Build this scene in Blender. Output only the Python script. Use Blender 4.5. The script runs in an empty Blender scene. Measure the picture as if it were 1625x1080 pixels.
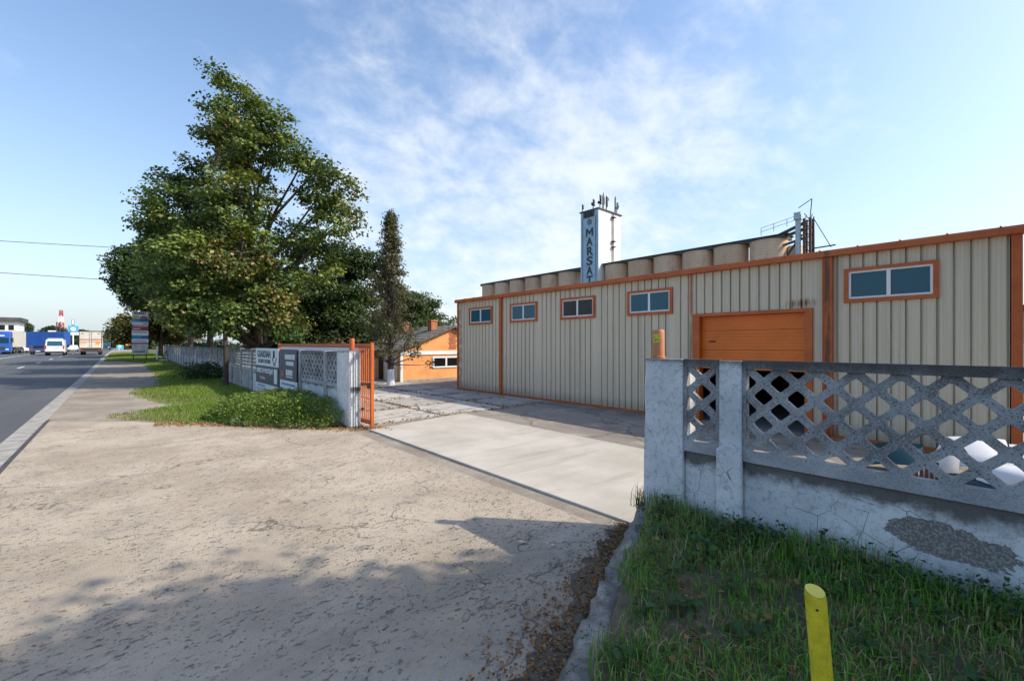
import bpy, math, random
import numpy as np
from mathutils import Vector, Matrix
R = math.radians
rnd = random.Random(7)
rng = np.random.default_rng(11)
S = bpy.context.scene
COL = S.collection

# ------------------------------------------------------------------ camera
cam = bpy.data.cameras.new('camera'); camo = bpy.data.objects.new('camera', cam); COL.objects.link(camo)
cam.sensor_width = 36.0; cam.lens = 36.0 * 690 / 1625; cam.shift_y = 7 / 1625
cam.clip_end = 6000; cam.clip_start = 0.05
camo.location = (0, 0, 1.9); camo.rotation_euler = (R(90), 0, -R(42.033))
S.camera = camo
# ------------------------------------------------------------------ world, sun, exposure
SUN_EL = 42.0; SUN_AZ = math.atan2(0.646, -0.763)      # clockwise from +Y
w = bpy.data.worlds.new('World'); S.world = w; w.use_nodes = True
nt = w.node_tree; nt.nodes.clear()
def wn(t, **k):
    n = nt.nodes.new(t)
    for a, b in k.items(): setattr(n, a, b)
    return n
out = wn('ShaderNodeOutputWorld'); bg = wn('ShaderNodeBackground'); bg.inputs['Strength'].default_value = 0.15
sky = wn('ShaderNodeTexSky', sky_type='NISHITA', sun_disc=False)
sky.sun_elevation = R(SUN_EL); sky.sun_rotation = SUN_AZ; sky.air_density = 1.0; sky.dust_density = 1.4; sky.ozone_density = 1.0
tc = wn('ShaderNodeTexCoord')
sep = wn('ShaderNodeSeparateXYZ'); nt.links.new(tc.outputs['Generated'], sep.inputs[0])
def wmath(op, a, b=None, c=None, clamp=False):
    n = wn('ShaderNodeMath', operation=op); n.use_clamp = clamp
    for i, v in enumerate((a, b, c)):
        if v is None: continue
        if isinstance(v, (int, float)): n.inputs[i].default_value = v
        else: nt.links.new(v, n.inputs[i])
    return n.outputs[0]
zz = wmath('ADD', wmath('MAXIMUM', sep.outputs[2], 0.0), 0.42)
ux = wmath('DIVIDE', sep.outputs[0], zz); uy = wmath('DIVIDE', sep.outputs[1], zz)
cmb = wn('ShaderNodeCombineXYZ'); nt.links.new(ux, cmb.inputs[0]); nt.links.new(uy, cmb.inputs[1])
def wnoise(scale, detail, rough, off, stretch=(1, 1, 1), rot=0.0, dist=0.0):
    mp = wn('ShaderNodeMapping'); mp.inputs['Location'].default_value = off; mp.inputs['Scale'].default_value = stretch
    mp.inputs['Rotation'].default_value = (0, 0, rot)
    nt.links.new(cmb.outputs[0], mp.inputs[0])
    n = wn('ShaderNodeTexNoise'); n.inputs['Scale'].default_value = scale; n.inputs['Detail'].default_value = detail
    n.inputs['Roughness'].default_value = rough; n.inputs['Distortion'].default_value = dist
    nt.links.new(mp.outputs[0], n.inputs['Vector']); return n.outputs[0]
n_big = wnoise(1.6, 4, 0.55, (2.3, 0.9, 0.0), (1, 0.8, 1), 0.5, 0.3)
n_fine = wnoise(8.0, 10, 0.62, (0.4, 1.7, 0), (0.85, 1.0, 1), 0.75, 0.15)
# a broad sheet of thin cloud stands over the silos; elsewhere only the noise makes cloud
d0 = Vector((0.68, 0.66, 0.30)).normalized()
vm = wn('ShaderNodeVectorMath', operation='DOT_PRODUCT'); vm.inputs[1].default_value = d0
nt.links.new(tc.outputs['Generated'], vm.inputs[0])
lobe = wmath('MULTIPLY', wmath('SUBTRACT', vm.outputs['Value'], 0.76), 2.8, clamp=True)
cov = wmath('ADD', wmath('MULTIPLY', n_big, 0.85), wmath('MULTIPLY', lobe, 0.80))
dens = wmath('ADD', wmath('MULTIPLY', wmath('SUBTRACT', n_fine, 0.5), 1.15), wmath('SUBTRACT', cov, 0.50))
mr = wn('ShaderNodeMapRange', interpolation_type='SMOOTHSTEP'); nt.links.new(dens, mr.inputs[0])
mr.inputs[1].default_value = 0.05; mr.inputs[2].default_value = 0.75; mr.inputs[3].default_value = 0.0; mr.inputs[4].default_value = 0.72
# thin general haze low in the sky
hz = wmath('MULTIPLY', wmath('POWER', wmath('SUBTRACT', 1.0, wmath('MAXIMUM', sep.outputs[2], 0.0), clamp=True), 4.0), 0.90)
mx0 = wn('ShaderNodeMix', data_type='RGBA'); nt.links.new(hz, mx0.inputs[0]); hs_ = wn('ShaderNodeHueSaturation'); hs_.inputs['Saturation'].default_value = 1.08; hs_.inputs['Value'].default_value = 1.0; nt.links.new(sky.outputs[0], hs_.inputs['Color']); nt.links.new(hs_.outputs[0], mx0.inputs[6])
mx0.inputs[7].default_value = (2.35, 2.7, 3.0, 1)
mx = wn('ShaderNodeMix', data_type='RGBA'); nt.links.new(mr.outputs[0], mx.inputs[0]); nt.links.new(mx0.outputs[2], mx.inputs[6])
mx.inputs[7].default_value = (4.1, 4.25, 4.4, 1)
nt.links.new(mx.outputs[2], bg.inputs[0]); nt.links.new(bg.outputs[0], out.inputs[0])

sl = bpy.data.lights.new('sun', 'SUN'); sl.energy = 2.8; sl.angle = R(0.55); sl.color = (1.0, 0.90, 0.74)
so = bpy.data.objects.new('sun', sl); COL.objects.link(so)
sdir = Vector((0.646 * math.cos(R(SUN_EL)), -0.763 * math.cos(R(SUN_EL)), math.sin(R(SUN_EL))))
so.rotation_euler = sdir.to_track_quat('Z', 'Y').to_euler(); so.location = (20, -20, 30)
S.view_settings.view_transform = 'Standard'; S.view_settings.look = 'None'; S.view_settings.gamma = 1.0
S.view_settings.exposure = 0.84
try: S.view_settings.use_curve_mapping = False
except Exception: pass
S.cycles.max_bounces = 6; S.cycles.transparent_max_bounces = 6

# ------------------------------------------------------------------ materials
MATS = {}
def new_mat(name):
    m = bpy.data.materials.new(name); m.use_nodes = True
    b = m.node_tree.nodes['Principled BSDF']; return m, m.node_tree, b
class NT:
    """small helper to wire a node tree"""
    def __init__(s, tree): s.t = tree; s.g = tree.nodes.new('ShaderNodeNewGeometry')
    def n(s, t, **k):
        x = s.t.nodes.new(t)
        for a, b in k.items(): setattr(x, a, b)
        return x
    def link(s, a, b): s.t.links.new(a, b)
    def pos(s, scale=(1, 1, 1), rot=(0, 0, 0), off=(0, 0, 0)):
        m = s.n('ShaderNodeMapping'); m.inputs['Scale'].default_value = scale; m.inputs['Rotation'].default_value = rot; m.inputs['Location'].default_value = off
        s.link(s.g.outputs['Position'], m.inputs[0]); return m.outputs[0]
    def noise(s, scale, detail=5, rough=0.55, vec=None, dist=0.0):
        x = s.n('ShaderNodeTexNoise'); x.inputs['Scale'].default_value = scale; x.inputs['Detail'].default_value = detail
        x.inputs['Roughness'].default_value = rough; x.inputs['Distortion'].default_value = dist
        s.link(vec if vec is not None else s.g.outputs['Position'], x.inputs['Vector']); return x.outputs[0]
    def vor(s, scale, feature='F1', vec=None, out='Distance', rnd=1.0):
        x = s.n('ShaderNodeTexVoronoi', feature=feature); x.inputs['Scale'].default_value = scale; x.inputs['Randomness'].default_value = rnd
        s.link(vec if vec is not None else s.g.outputs['Position'], x.inputs['Vector']); return x.outputs[out]
    def rng(s, v, a, b, c=0.0, d=1.0, smooth=True):
        x = s.n('ShaderNodeMapRange'); x.interpolation_type = 'SMOOTHSTEP' if smooth else 'LINEAR'
        s.link(v, x.inputs[0])
        for i, q in enumerate((a, b, c, d)): x.inputs[i + 1].default_value = q
        return x.outputs[0]
    def math(s, op, a, b=None, clamp=False):
        x = s.n('ShaderNodeMath', operation=op); x.use_clamp = clamp
        for i, v in enumerate((a, b)):
            if v is None: continue
            if isinstance(v, (int, float)): x.inputs[i].default_value = v
            else: s.link(v, x.inputs[i])
        return x.outputs[0]
    def mix(s, f, a, b, blend='MIX'):
        x = s.n('ShaderNodeMix', data_type='RGBA', blend_type=blend)
        if isinstance(f, (int, float)): x.inputs[0].default_value = f
        else: s.link(f, x.inputs[0])
        for i, v in ((6, a), (7, b)):
            if isinstance(v, tuple): x.inputs[i].default_value = (*v, 1) if len(v) == 3 else v
            else: s.link(v, x.inputs[i])
        return x.outputs[2]
    def bump(s, h, strength=0.5, dist=0.02, normal=None):
        x = s.n('ShaderNodeBump'); x.inputs['Strength'].default_value = strength; x.inputs['Distance'].default_value = dist
        s.link(h, x.inputs['Height'])
        if normal is not None: s.link(normal, x.inputs['Normal'])
        return x.outputs[0]
    def sepz(s):
        x = s.n('ShaderNodeSeparateXYZ'); s.link(s.g.outputs['Position'], x.inputs[0]); return x.outputs
def simple(name, c, rough=0.6, var=0.15, scale=6.0, bump=0.0, bscale=60.0, metal=0.0, spec=0.5, dirt=None):
    if name in MATS: return MATS[name]
    m, t, b = new_mat(name); N = NT(t)
    f = N.noise(scale, 6, 0.6)
    lo = tuple(x * (1 - var) for x in c); hi = tuple(min(1, x * (1 + var)) for x in c)
    col = N.mix(N.rng(f, 0.3, 0.7), lo, hi)
    if dirt: col = N.mix(N.rng(N.noise(scale * 2.7, 7, 0.65), 0.56, 0.72, 0, dirt[1]), col, dirt[0])
    N.link(col, b.inputs['Base Color'])
    b.inputs['Roughness'].default_value = rough; b.inputs['Metallic'].default_value = metal; b.inputs['Specular IOR Level'].default_value = spec
    if bump: N.link(N.bump(N.noise(bscale, 6, 0.65), bump, 0.01), b.inputs['Normal'])
    MATS[name] = m; return m
def glass_dark(name, c, rough=0.06):
    if name in MATS: return MATS[name]
    m, t, b = new_mat(name); b.inputs['Base Color'].default_value = (*c, 1); b.inputs['Roughness'].default_value = rough
    b.inputs['Specular IOR Level'].default_value = 0.3; MATS[name] = m; return m
def mk_driveway():
    m, t, b = new_mat('driveway_concrete'); N = NT(t)
    base = N.mix(N.rng(N.noise(0.55, 6, 0.6), 0.3, 0.7), (0.355, 0.295, 0.225), (0.50, 0.43, 0.34))
    base = N.mix(N.rng(N.noise(2.6, 7, 0.7), 0.45, 0.72, 0, 0.55), base, (0.27, 0.245, 0.215))
    broom = N.noise(9.0, 5, 0.7, N.pos((0.35, 3.2, 1), (0, 0, R(-22))))
    pits = N.rng(N.noise(20, 6, 0.72, N.pos((0.75, 1.25, 1), (0, 0, R(-22)))), 0.57, 0.66)
    spots = N.rng(N.vor(24), 0.12, 0.26, 1, 0)
    keep = N.rng(N.noise(1.7, 6, 0.7), 0.36, 0.58, 0.12, 1)
    dark = N.math('MULTIPLY', N.math('MAXIMUM', pits, N.math('MULTIPLY', spots, 0.7)), keep)
    base = N.mix(N.math('MULTIPLY', dark, 0.7), base, (0.12, 0.105, 0.09))
    base = N.mix(N.rng(N.noise(1.9, 6, 0.75, N.pos(off=(4, 9, 0))), 0.60, 0.74, 0, 0.5), base, (0.36, 0.24, 0.12))
    base = N.mix(N.rng(N.noise(0.9, 8, 0.72, N.pos((1.0, 0.55, 1), (0, 0, R(-15)), (21, 5, 0))), 0.56, 0.74, 0, 0.45), base, (0.25, 0.21, 0.165))
    va = N.n('ShaderNodeVectorMath', operation='ADD'); nz_ = N.n('ShaderNodeTexNoise'); nz_.inputs['Scale'].default_value = 2.2; nz_.inputs['Detail'].default_value = 7; N.link(N.g.outputs['Position'], nz_.inputs['Vector'])
    N.link(N.pos(off=(7, 3, 0)), va.inputs[0]); N.link(nz_.outputs['Color'], va.inputs[1])
    crk = N.math('MULTIPLY', N.rng(N.vor(0.33, 'DISTANCE_TO_EDGE', va.outputs[0]), 0.0, 0.008, 1, 0), N.rng(N.noise(0.7, 4, 0.6, N.pos(off=(9, 9, 0))), 0.42, 0.55))
    base = N.mix(N.math('MULTIPLY', crk, 0.75), base, (0.09, 0.075, 0.06))
    tyre = N.rng(N.noise(1.0, 4, 0.55, N.pos((0.16, 2.0, 1), (0, 0, R(-35)), (3, 8, 0))), 0.56, 0.72, 0, 0.35)
    base = N.mix(tyre, base, (0.20, 0.17, 0.14))
    pale = N.rng(N.noise(1.3, 6, 0.7, N.pos(off=(14, 3, 0))), 0.62, 0.75, 0, 0.5)
    base = N.mix(pale, base, (0.58, 0.56, 0.52))
    N.link(base, b.inputs['Base Color']); b.inputs['Roughness'].default_value = 0.9; b.inputs['Specular IOR Level'].default_value = 0.25
    h = N.math('ADD', N.math('MULTIPLY', broom, 0.45), N.math('SUBTRACT', N.noise(70, 5, 0.7), N.math('MULTIPLY', dark, 1.2)))
    N.link(N.bump(h, 0.9, 0.014), b.inputs['Normal']); MATS['driveway'] = m
mk_driveway()
def mk_apron():
    m, t, b = new_mat('smooth_concrete'); N = NT(t)
    base = N.mix(N.rng(N.noise(0.9, 6, 0.6), 0.3, 0.7), (0.38, 0.35, 0.30), (0.49, 0.455, 0.40))
    base = N.mix(N.rng(N.noise(7, 8, 0.75), 0.60, 0.74, 0, 0.4), base, (0.33, 0.29, 0.24))
    base = N.mix(N.rng(N.noise(1.0, 6, 0.6, N.pos((0.25, 2.6, 1), (0, 0, R(12)))), 0.52, 0.72, 0, 0.45), base, (0.27, 0.24, 0.195))
    base = N.mix(N.rng(N.noise(1.4, 8, 0.7, N.pos(off=(5, 1, 0))), 0.58, 0.72, 0, 0.5), base, (0.30, 0.26, 0.21))
    base = N.mix(N.rng(N.vor(17), 0.06, 0.14, 0.7, 0), base, (0.17, 0.15, 0.12))
    N.link(base, b.inputs['Base Color']); b.inputs['Roughness'].default_value = 0.88
    N.link(N.bump(N.noise(55, 6, 0.7), 0.3, 0.006), b.inputs['Normal']); MATS['apron'] = m
mk_apron()
def mk_slab():
    m, t, b = new_mat('old_yard_concrete'); N = NT(t)
    oi = N.n('ShaderNodeObjectInfo')
    base = N.mix(oi.outputs['Random'], (0.30, 0.285, 0.26), (0.50, 0.475, 0.43))
    base = N.mix(N.rng(N.noise(1.6, 7, 0.7), 0.48, 0.66, 0, 0.75), base, (0.17, 0.16, 0.145))
    base = N.mix(N.rng(N.noise(6.5, 7, 0.7), 0.60, 0.72, 0, 0.6), base, (0.10, 0.09, 0.07))
    cr = N.rng(N.vor(0.9, 'DISTANCE_TO_EDGE', N.pos(off=(3, 1, 0))), 0.0, 0.02, 1, 0)
    base = N.mix(N.math('MULTIPLY', cr, 0.8), base, (0.07, 0.065, 0.05))
    N.link(base, b.inputs['Base Color']); b.inputs['Roughness'].default_value = 0.92
    N.link(N.bump(N.math('SUBTRACT', N.noise(30, 6, 0.7), cr), 0.5, 0.012), b.inputs['Normal']); MATS['slab'] = m
mk_slab()
def mk_asphalt(name, c0, c1, grit, cracks=False):
    m, t, b = new_mat(name); N = NT(t)
    base = N.mix(N.rng(N.noise(0.35, 6, 0.65, N.pos((1.6, 0.25, 1))), 0.35, 0.68), c0, c1)
    base = N.mix(N.rng(N.noise(2.2, 7, 0.7), 0.56, 0.70, 0, 0.5), base, tuple(x * 0.6 for x in c0))
    base = N.mix(N.rng(N.vor(90), 0.1, 0.3, grit, 0), base, (0.34, 0.32, 0.30))
    if cracks:
        va = N.n('ShaderNodeVectorMath', operation='ADD'); nz_ = N.n('ShaderNodeTexNoise'); nz_.inputs['Scale'].default_value = 1.6; nz_.inputs['Detail'].default_value = 6; N.link(N.g.outputs['Position'], nz_.inputs['Vector'])
        N.link(N.pos(off=(2, 5, 0)), va.inputs[0]); N.link(nz_.outputs['Color'], va.inputs[1]); wob_ = va.outputs[0]
        base = N.mix(N.rng(N.noise(1.1, 8, 0.7, N.pos(off=(31, 2, 0))), 0.50, 0.66, 0, 0.8), base, (0.38, 0.345, 0.29))
        base = N.mix(N.rng(N.vor(0.55, 'DISTANCE_TO_EDGE', wob_), 0.0, 0.022, 0.6, 0), base, (0.06, 0.052, 0.04))
        base = N.mix(N.rng(N.noise(5, 7, 0.75), 0.60, 0.72, 0, 0.7), base, (0.09, 0.075, 0.055))
    N.link(base, b.inputs['Base Color']); b.inputs['Roughness'].default_value = 0.85; b.inputs['Specular IOR Level'].default_value = 0.3
    N.link(N.bump(N.noise(120, 4, 0.7), 0.5, 0.008), b.inputs['Normal']); MATS[name] = m
mk_asphalt('road_asphalt', (0.075, 0.08, 0.088), (0.115, 0.118, 0.122), 0.25)
mk_asphalt('yard_asphalt', (0.17, 0.15, 0.125), (0.30, 0.27, 0.23), 0.5, True)
def mk_soil(name, c0, c1, c2):
    m, t, b = new_mat(name); N = NT(t)
    base = N.mix(N.rng(N.noise(0.8, 7, 0.65), 0.35, 0.65), c0, c1)
    base = N.mix(N.rng(N.noise(9, 7, 0.75), 0.52, 0.70, 0, 0.7), base, c2)
    N.link(base, b.inputs['Base Color']); b.inputs['Roughness'].default_value = 0.95; b.inputs['Specular IOR Level'].default_value = 0.2
    N.link(N.bump(N.noise(45, 7, 0.75), 0.8, 0.02), b.inputs['Normal']); MATS[name] = m
mk_soil('dirt_path', (0.24, 0.205, 0.165), (0.34, 0.30, 0.25), (0.15, 0.125, 0.10))
mk_soil('soil', (0.13, 0.105, 0.07), (0.21, 0.17, 0.115), (0.08, 0.08, 0.04))
mk_soil('far_ground', (0.085, 0.095, 0.045), (0.16, 0.145, 0.09), (0.055, 0.07, 0.03))
mk_soil('litter_soil', (0.10, 0.085, 0.068), (0.20, 0.165, 0.13), (0.045, 0.038, 0.03))
def mk_lattice():
    m, t, b = new_mat('lattice_concrete'); N = NT(t)
    base = N.mix(N.rng(N.noise(3.0, 6, 0.65), 0.35, 0.65), (0.15, 0.15, 0.15), (0.38, 0.39, 0.40))
    base = N.mix(N.rng(N.noise(150, 3, 0.6), 0.48, 0.66), base, (0.40, 0.41, 0.42))
    base = N.mix(N.rng(N.noise(75, 5, 0.65, N.pos(off=(5, 5, 5))), 0.52, 0.66, 0, 0.85), base, (0.055, 0.052, 0.05))
    zc = N.sepz()[2]
    top = N.rng(N.math('ADD', zc, N.math('MULTIPLY', N.noise(7, 5, 0.6), 0.16)), 1.68, 1.84)
    base = N.mix(N.math('MULTIPLY', top, 0.85), base, (0.060, 0.052, 0.045))
    low = N.rng(N.math('ADD', zc, N.math('MULTIPLY', N.noise(5, 5, 0.6), 0.2)), 1.10, 1.20, 0.35, 0)
    base = N.mix(low, base, (0.50, 0.53, 0.56))
    N.link(base, b.inputs['Base Color']); b.inputs['Roughness'].default_value = 0.93
    N.link(N.bump(N.noise(110, 5, 0.7), 0.8, 0.008), b.inputs['Normal']); MATS['lattice'] = m
mk_lattice()
def mk_whitewash():
    m, t, b = new_mat('whitewashed_concrete'); N = NT(t)
    base = N.mix(N.rng(N.noise(2.0, 6, 0.6), 0.3, 0.7), (0.50, 0.53, 0.55), (0.70, 0.72, 0.73))
    base = N.mix(N.rng(N.noise(16, 10, 0.8), 0.47, 0.68, 0, 0.8), base, (0.22, 0.225, 0.23))
    base = N.mix(N.rng(N.noise(60, 4, 0.7), 0.58, 0.68, 0, 0.6), base, (0.13, 0.13, 0.13))
    crk = N.rng(N.vor(5.0, 'DISTANCE_TO_EDGE', N.pos(off=(1, 2, 3))), 0.0, 0.012, 1, 0)
    crk = N.math('MULTIPLY', crk, N.rng(N.noise(2.2, 4, 0.6, N.pos(off=(7, 7, 7))), 0.48, 0.6))
    base = N.mix(N.math('MULTIPLY', crk, 0.85), base, (0.06, 0.06, 0.06))
    o = N.sepz()
    # grime band under the ledge and moss on the very top
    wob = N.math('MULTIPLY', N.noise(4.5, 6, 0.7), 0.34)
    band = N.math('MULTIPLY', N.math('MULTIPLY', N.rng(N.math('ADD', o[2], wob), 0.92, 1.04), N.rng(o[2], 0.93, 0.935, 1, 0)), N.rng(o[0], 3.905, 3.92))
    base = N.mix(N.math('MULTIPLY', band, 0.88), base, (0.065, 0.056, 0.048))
    top = N.rng(N.math('ADD', o[2], N.math('MULTIPLY', N.noise(9, 5, 0.6), 0.12)), 1.76, 1.83)
    base = N.mix(N.math('MULTIPLY', top, 0.85), base, (0.07, 0.06, 0.05))
    # fallen plaster: grey aggregate patch low on the long bay
    dx = N.n('ShaderNodeVectorMath', operation='DISTANCE'); dx.inputs[1].default_value = (0, 0, 0)
    mp = N.pos((0.0, 1.0, 2.6), off=(0, -0.20, -0.63 * 2.6)); N.link(mp, dx.inputs[0])
    dd = N.math('ADD', dx.outputs['Value'], N.math('MULTIPLY', N.math('SUBTRACT', N.noise(5, 6, 0.65), 0.5), 0.55))
    patch = N.rng(dd, 0.28, 0.30, 1, 0)
    agg = N.mix(N.rng(N.noise(70, 4, 0.6), 0.45, 0.6), (0.15, 0.145, 0.14), (0.29, 0.28, 0.26))
    base = N.mix(patch, base, agg)
    N.link(base, b.inputs['Base Color']); b.inputs['Roughness'].default_value = 0.92
    h = N.math('SUBTRACT', N.math('SUBTRACT', N.math('MULTIPLY', N.noise(80, 5, 0.7), 0.5), patch), crk)
    N.link(N.bump(h, 0.7, 0.012), b.inputs['Normal']); MATS['whitewash'] = m
mk_whitewash()
def mk_kerb():
    m, t, b = new_mat('crumbling_concrete'); N = NT(t)
    base = N.mix(N.rng(N.noise(6, 7, 0.7), 0.36, 0.64), (0.20, 0.18, 0.155), (0.52, 0.48, 0.42))
    base = N.mix(N.rng(N.noise(48, 4, 0.7), 0.52, 0.64, 0, 0.8), base, (0.06, 0.055, 0.05))
    base = N.mix(N.rng(N.vor(42), 0.1, 0.25, 0.6, 0), base, (0.48, 0.46, 0.43))
    N.link(base, b.inputs['Base Color']); b.inputs['Roughness'].default_value = 0.95
    N.link(N.bump(N.noise(38, 7, 0.75), 1.0, 0.03), b.inputs['Normal']); MATS['kerb'] = m
mk_kerb()
def mk_cladding():
    m, t, b = new_mat('cream_sheet_metal'); N = NT(t)
    st = N.noise(1.0, 6, 0.6, N.pos((1, 14, 0.35)))
    base = N.mix(N.rng(st, 0.3, 0.7), (0.60, 0.52, 0.385), (0.68, 0.60, 0.455))
    fine = N.noise(1.0, 2, 0.5, N.pos((1, 95, 0.15)))
    base = N.mix(N.rng(fine, 0.46, 0.60, 0, 0.25), base, (0.38, 0.36, 0.31))
    base = N.mix(N.rng(N.noise(1.0, 5, 0.6, N.pos((1, 7, 0.16), off=(0, 3, 0))), 0.52, 0.74, 0, 0.45), base, (0.36, 0.315, 0.235))
    o = N.sepz()
    low = N.rng(N.math('ADD', o[2], N.math('MULTIPLY', N.noise(3, 6, 0.7), 0.35)), 0.22, 0.60, 0.65, 0)
    base = N.mix(low, base, (0.30, 0.26, 0.20))
    # rust runs over the right door corner and along the seam left of the door
    ry = N.math('ABSOLUTE', N.math('SUBTRACT', o[1], 2.78)); rz = N.math('ABSOLUTE', N.math('SUBTRACT', o[2], 2.79))
    rn = N.noise(1.0, 6, 0.7, N.pos((1, 17, 1.2)))
    r1 = N.math('MULTIPLY', N.rng(ry, 0.10, 0.42, 1, 0), N.rng(rz, 0.0, 0.17, 1, 0))
    r1 = N.rng(N.math('MULTIPLY', r1, N.rng(rn, 0.25, 0.7)), 0.02, 0.8)
    r2 = N.math('MULTIPLY', N.rng(N.math('ABSOLUTE', N.math('SUBTRACT', o[1], 5.20)), 0.02, 0.05, 0.8, 0), N.rng(rn, 0.35, 0.6))
    r3 = N.math('MULTIPLY', N.rng(o[1], 15.1, 15.5, 0, 0.7), N.rng(N.noise(5, 5, 0.6), 0.4, 0.6))
    base = N.mix(N.math('MAXIMUM', r1, N.math('MAXIMUM', r2, r3)), base, (0.20, 0.085, 0.02))
    N.link(base, b.inputs['Base Color']); b.inputs['Roughness'].default_value = 0.48; b.inputs['Specular IOR Level'].default_value = 0.35
    MATS['cladding'] = m
mk_cladding()
def mk_orange():
    m, t, b = new_mat('orange_paint'); N = NT(t)
    base = N.mix(N.rng(N.noise(2.5, 6, 0.65), 0.3, 0.7), (0.40, 0.080, 0.011), (0.53, 0.122, 0.017))
    base = N.mix(N.rng(N.noise(10, 8, 0.75), 0.60, 0.72, 0, 0.7), base, (0.13, 0.045, 0.018))
    o = N.sepz()
    w1 = N.math('MULTIPLY', N.rng(N.math('ABSOLUTE', N.math('SUBTRACT', o[1], 2.29)), 0.03, 0.06, 1, 0), N.rng(o[0], 10.4, 10.6))
    w1 = N.math('MULTIPLY', w1, N.rng(N.noise(1.0, 6, 0.65, N.pos((1, 8, 1.3))), 0.34, 0.58))
    base = N.mix(N.math('MULTIPLY', w1, 0.85), base, (0.055, 0.022, 0.012))
    N.link(base, b.inputs['Base Color']); b.inputs['Roughness'].default_value = 0.5; MATS['orange'] = m
mk_orange()
def mk_silo():
    m, t, b = new_mat('silo_concrete'); N = NT(t)
    base = N.mix(N.rng(N.noise(0.16, 6, 0.6, N.pos((1, 1, 0.4))), 0.3, 0.7), (0.58, 0.385, 0.26), (0.70, 0.51, 0.37))
    base = N.mix(N.rng(N.noise(0.8, 7, 0.7, N.pos((1, 1, 0.25))), 0.50, 0.70, 0, 0.6), base, (0.36, 0.23, 0.16))
    wv = N.n('ShaderNodeTexWave', bands_direction='Z'); wv.inputs['Scale'].default_value = 0.5; wv.inputs['Distortion'].default_value = 0.3
    N.link(N.g.outputs['Position'], wv.inputs['Vector'])
    base = N.mix(N.rng(wv.outputs[0], 0.0, 0.12, 0.25, 0), base, (0.17, 0.13, 0.10))
    N.link(base, b.inputs['Base Color']); b.inputs['Roughness'].default_value = 0.9; MATS['silo'] = m
mk_silo()
def mk_leaf(name, trans=0.35, rough=0.5):
    m, t, b = new_mat(name); N = NT(t)
    a = N.n('ShaderNodeAttribute', attribute_name='tint')
    N.link(a.outputs['Color'], b.inputs['Base Color']); b.inputs['Roughness'].default_value = rough; b.inputs['Specular IOR Level'].default_value = 0.35
    tr = N.n('ShaderNodeBsdfTranslucent'); N.link(N.mix(0.5, a.outputs['Color'], (0.20, 0.24, 0.02), 'ADD'), tr.inputs['Color'])
    ms = N.n('ShaderNodeMixShader'); ms.inputs[0].default_value = trans
    N.link(b.outputs[0], ms.inputs[1]); N.link(tr.outputs[0], ms.inputs[2])
    N.link(ms.outputs[0], t.nodes['Material Output'].inputs['Surface']); MATS[name] = m
mk_leaf('leaf', 0.22); mk_leaf('grass_blade', 0.2, 0.6); mk_leaf('dead_leaf', 0.1, 0.8)
simple('old_concrete', (0.33, 0.33, 0.325), 0.95, 0.3, 3, 0.6, 60, dirt=((0.12, 0.11, 0.10), 0.8))
simple('pole_wood', (0.045, 0.038, 0.03), 0.9, 0.3, 8, 0.5, 30)
simple('bark', (0.06, 0.048, 0.038), 0.95, 0.35, 9, 0.9, 28)
simple('white_paint', (0.72, 0.73, 0.73), 0.6, 0.06, 3)
simple('pvc', (0.78, 0.79, 0.80), 0.35, 0.03, 3)
simple('tower_white', (0.70, 0.72, 0.73), 0.7, 0.08, 0.4)
simple('tower_blue', (0.38, 0.52, 0.63), 0.7, 0.10, 0.5)
simple('tower_edge', (0.10, 0.16, 0.22), 0.7, 0.2, 0.5)
simple('letter_dark', (0.035, 0.055, 0.075), 0.6, 0.1)
simple('dark_steel', (0.045, 0.043, 0.045), 0.6, 0.3, 3)
simple('rust_steel', (0.10, 0.06, 0.045), 0.8, 0.4, 3)
simple('pale_steel', (0.42, 0.50, 0.55), 0.5, 0.12, 2)
simple('gallery_roof', (0.075, 0.075, 0.08), 0.8, 0.25, 0.6)
simple('house_orange', (0.74, 0.33, 0.125), 0.9, 0.12, 1.6, 0.3, 60, dirt=((0.38, 0.15, 0.05), 0.35))
simple('brick', (0.42, 0.15, 0.07), 0.9, 0.25, 9, 0.4, 50)
simple('slate', (0.15, 0.14, 0.125), 0.85, 0.35, 4, 0.5, 30)
simple('asphalt_patch', (0.06, 0.06, 0.062), 0.9, 0.2, 5, 0.5, 80)
simple('line_paint', (0.62, 0.62, 0.60), 0.8, 0.12, 4, dirt=((0.25, 0.25, 0.25), 0.5))
simple('gutter_concrete', (0.30, 0.285, 0.26), 0.92, 0.25, 4, 0.5, 60)
simple('slot_steel', (0.055, 0.05, 0.048), 0.75, 0.3, 8)
simple('black', (0.012, 0.012, 0.013), 0.7, 0.1)
simple('interior', (0.16, 0.155, 0.15), 0.9, 0.2, 2)
simple('tyre', (0.022, 0.022, 0.024), 0.9, 0.2)
simple('rim', (0.35, 0.36, 0.37), 0.4, 0.1, 3, metal=0.6)
simple('car_white', (0.74, 0.75, 0.76), 0.28, 0.03, 1)
simple('car_navy', (0.03, 0.05, 0.11), 0.25, 0.1, 1)
simple('truck_blue', (0.015, 0.085, 0.36), 0.35, 0.08, 1)
simple('tarp_blue', (0.012, 0.07, 0.30), 0.55, 0.15, 1)
simple('box_cream', (0.62, 0.58, 0.50), 0.5, 0.08, 1)
simple('red_paint', (0.42, 0.03, 0.03), 0.5, 0.1)
simple('amber', (0.70, 0.36, 0.02), 0.4, 0.1)
simple('yellow_paint', (0.66, 0.53, 0.015), 0.65, 0.2, 14, 0.5, 90, dirt=((0.24, 0.19, 0.05), 0.75))
simple('yellow_end', (0.72, 0.62, 0.10), 0.7, 0.1, 20)
simple('sticker', (0.62, 0.62, 0.02), 0.5, 0.1)
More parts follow.
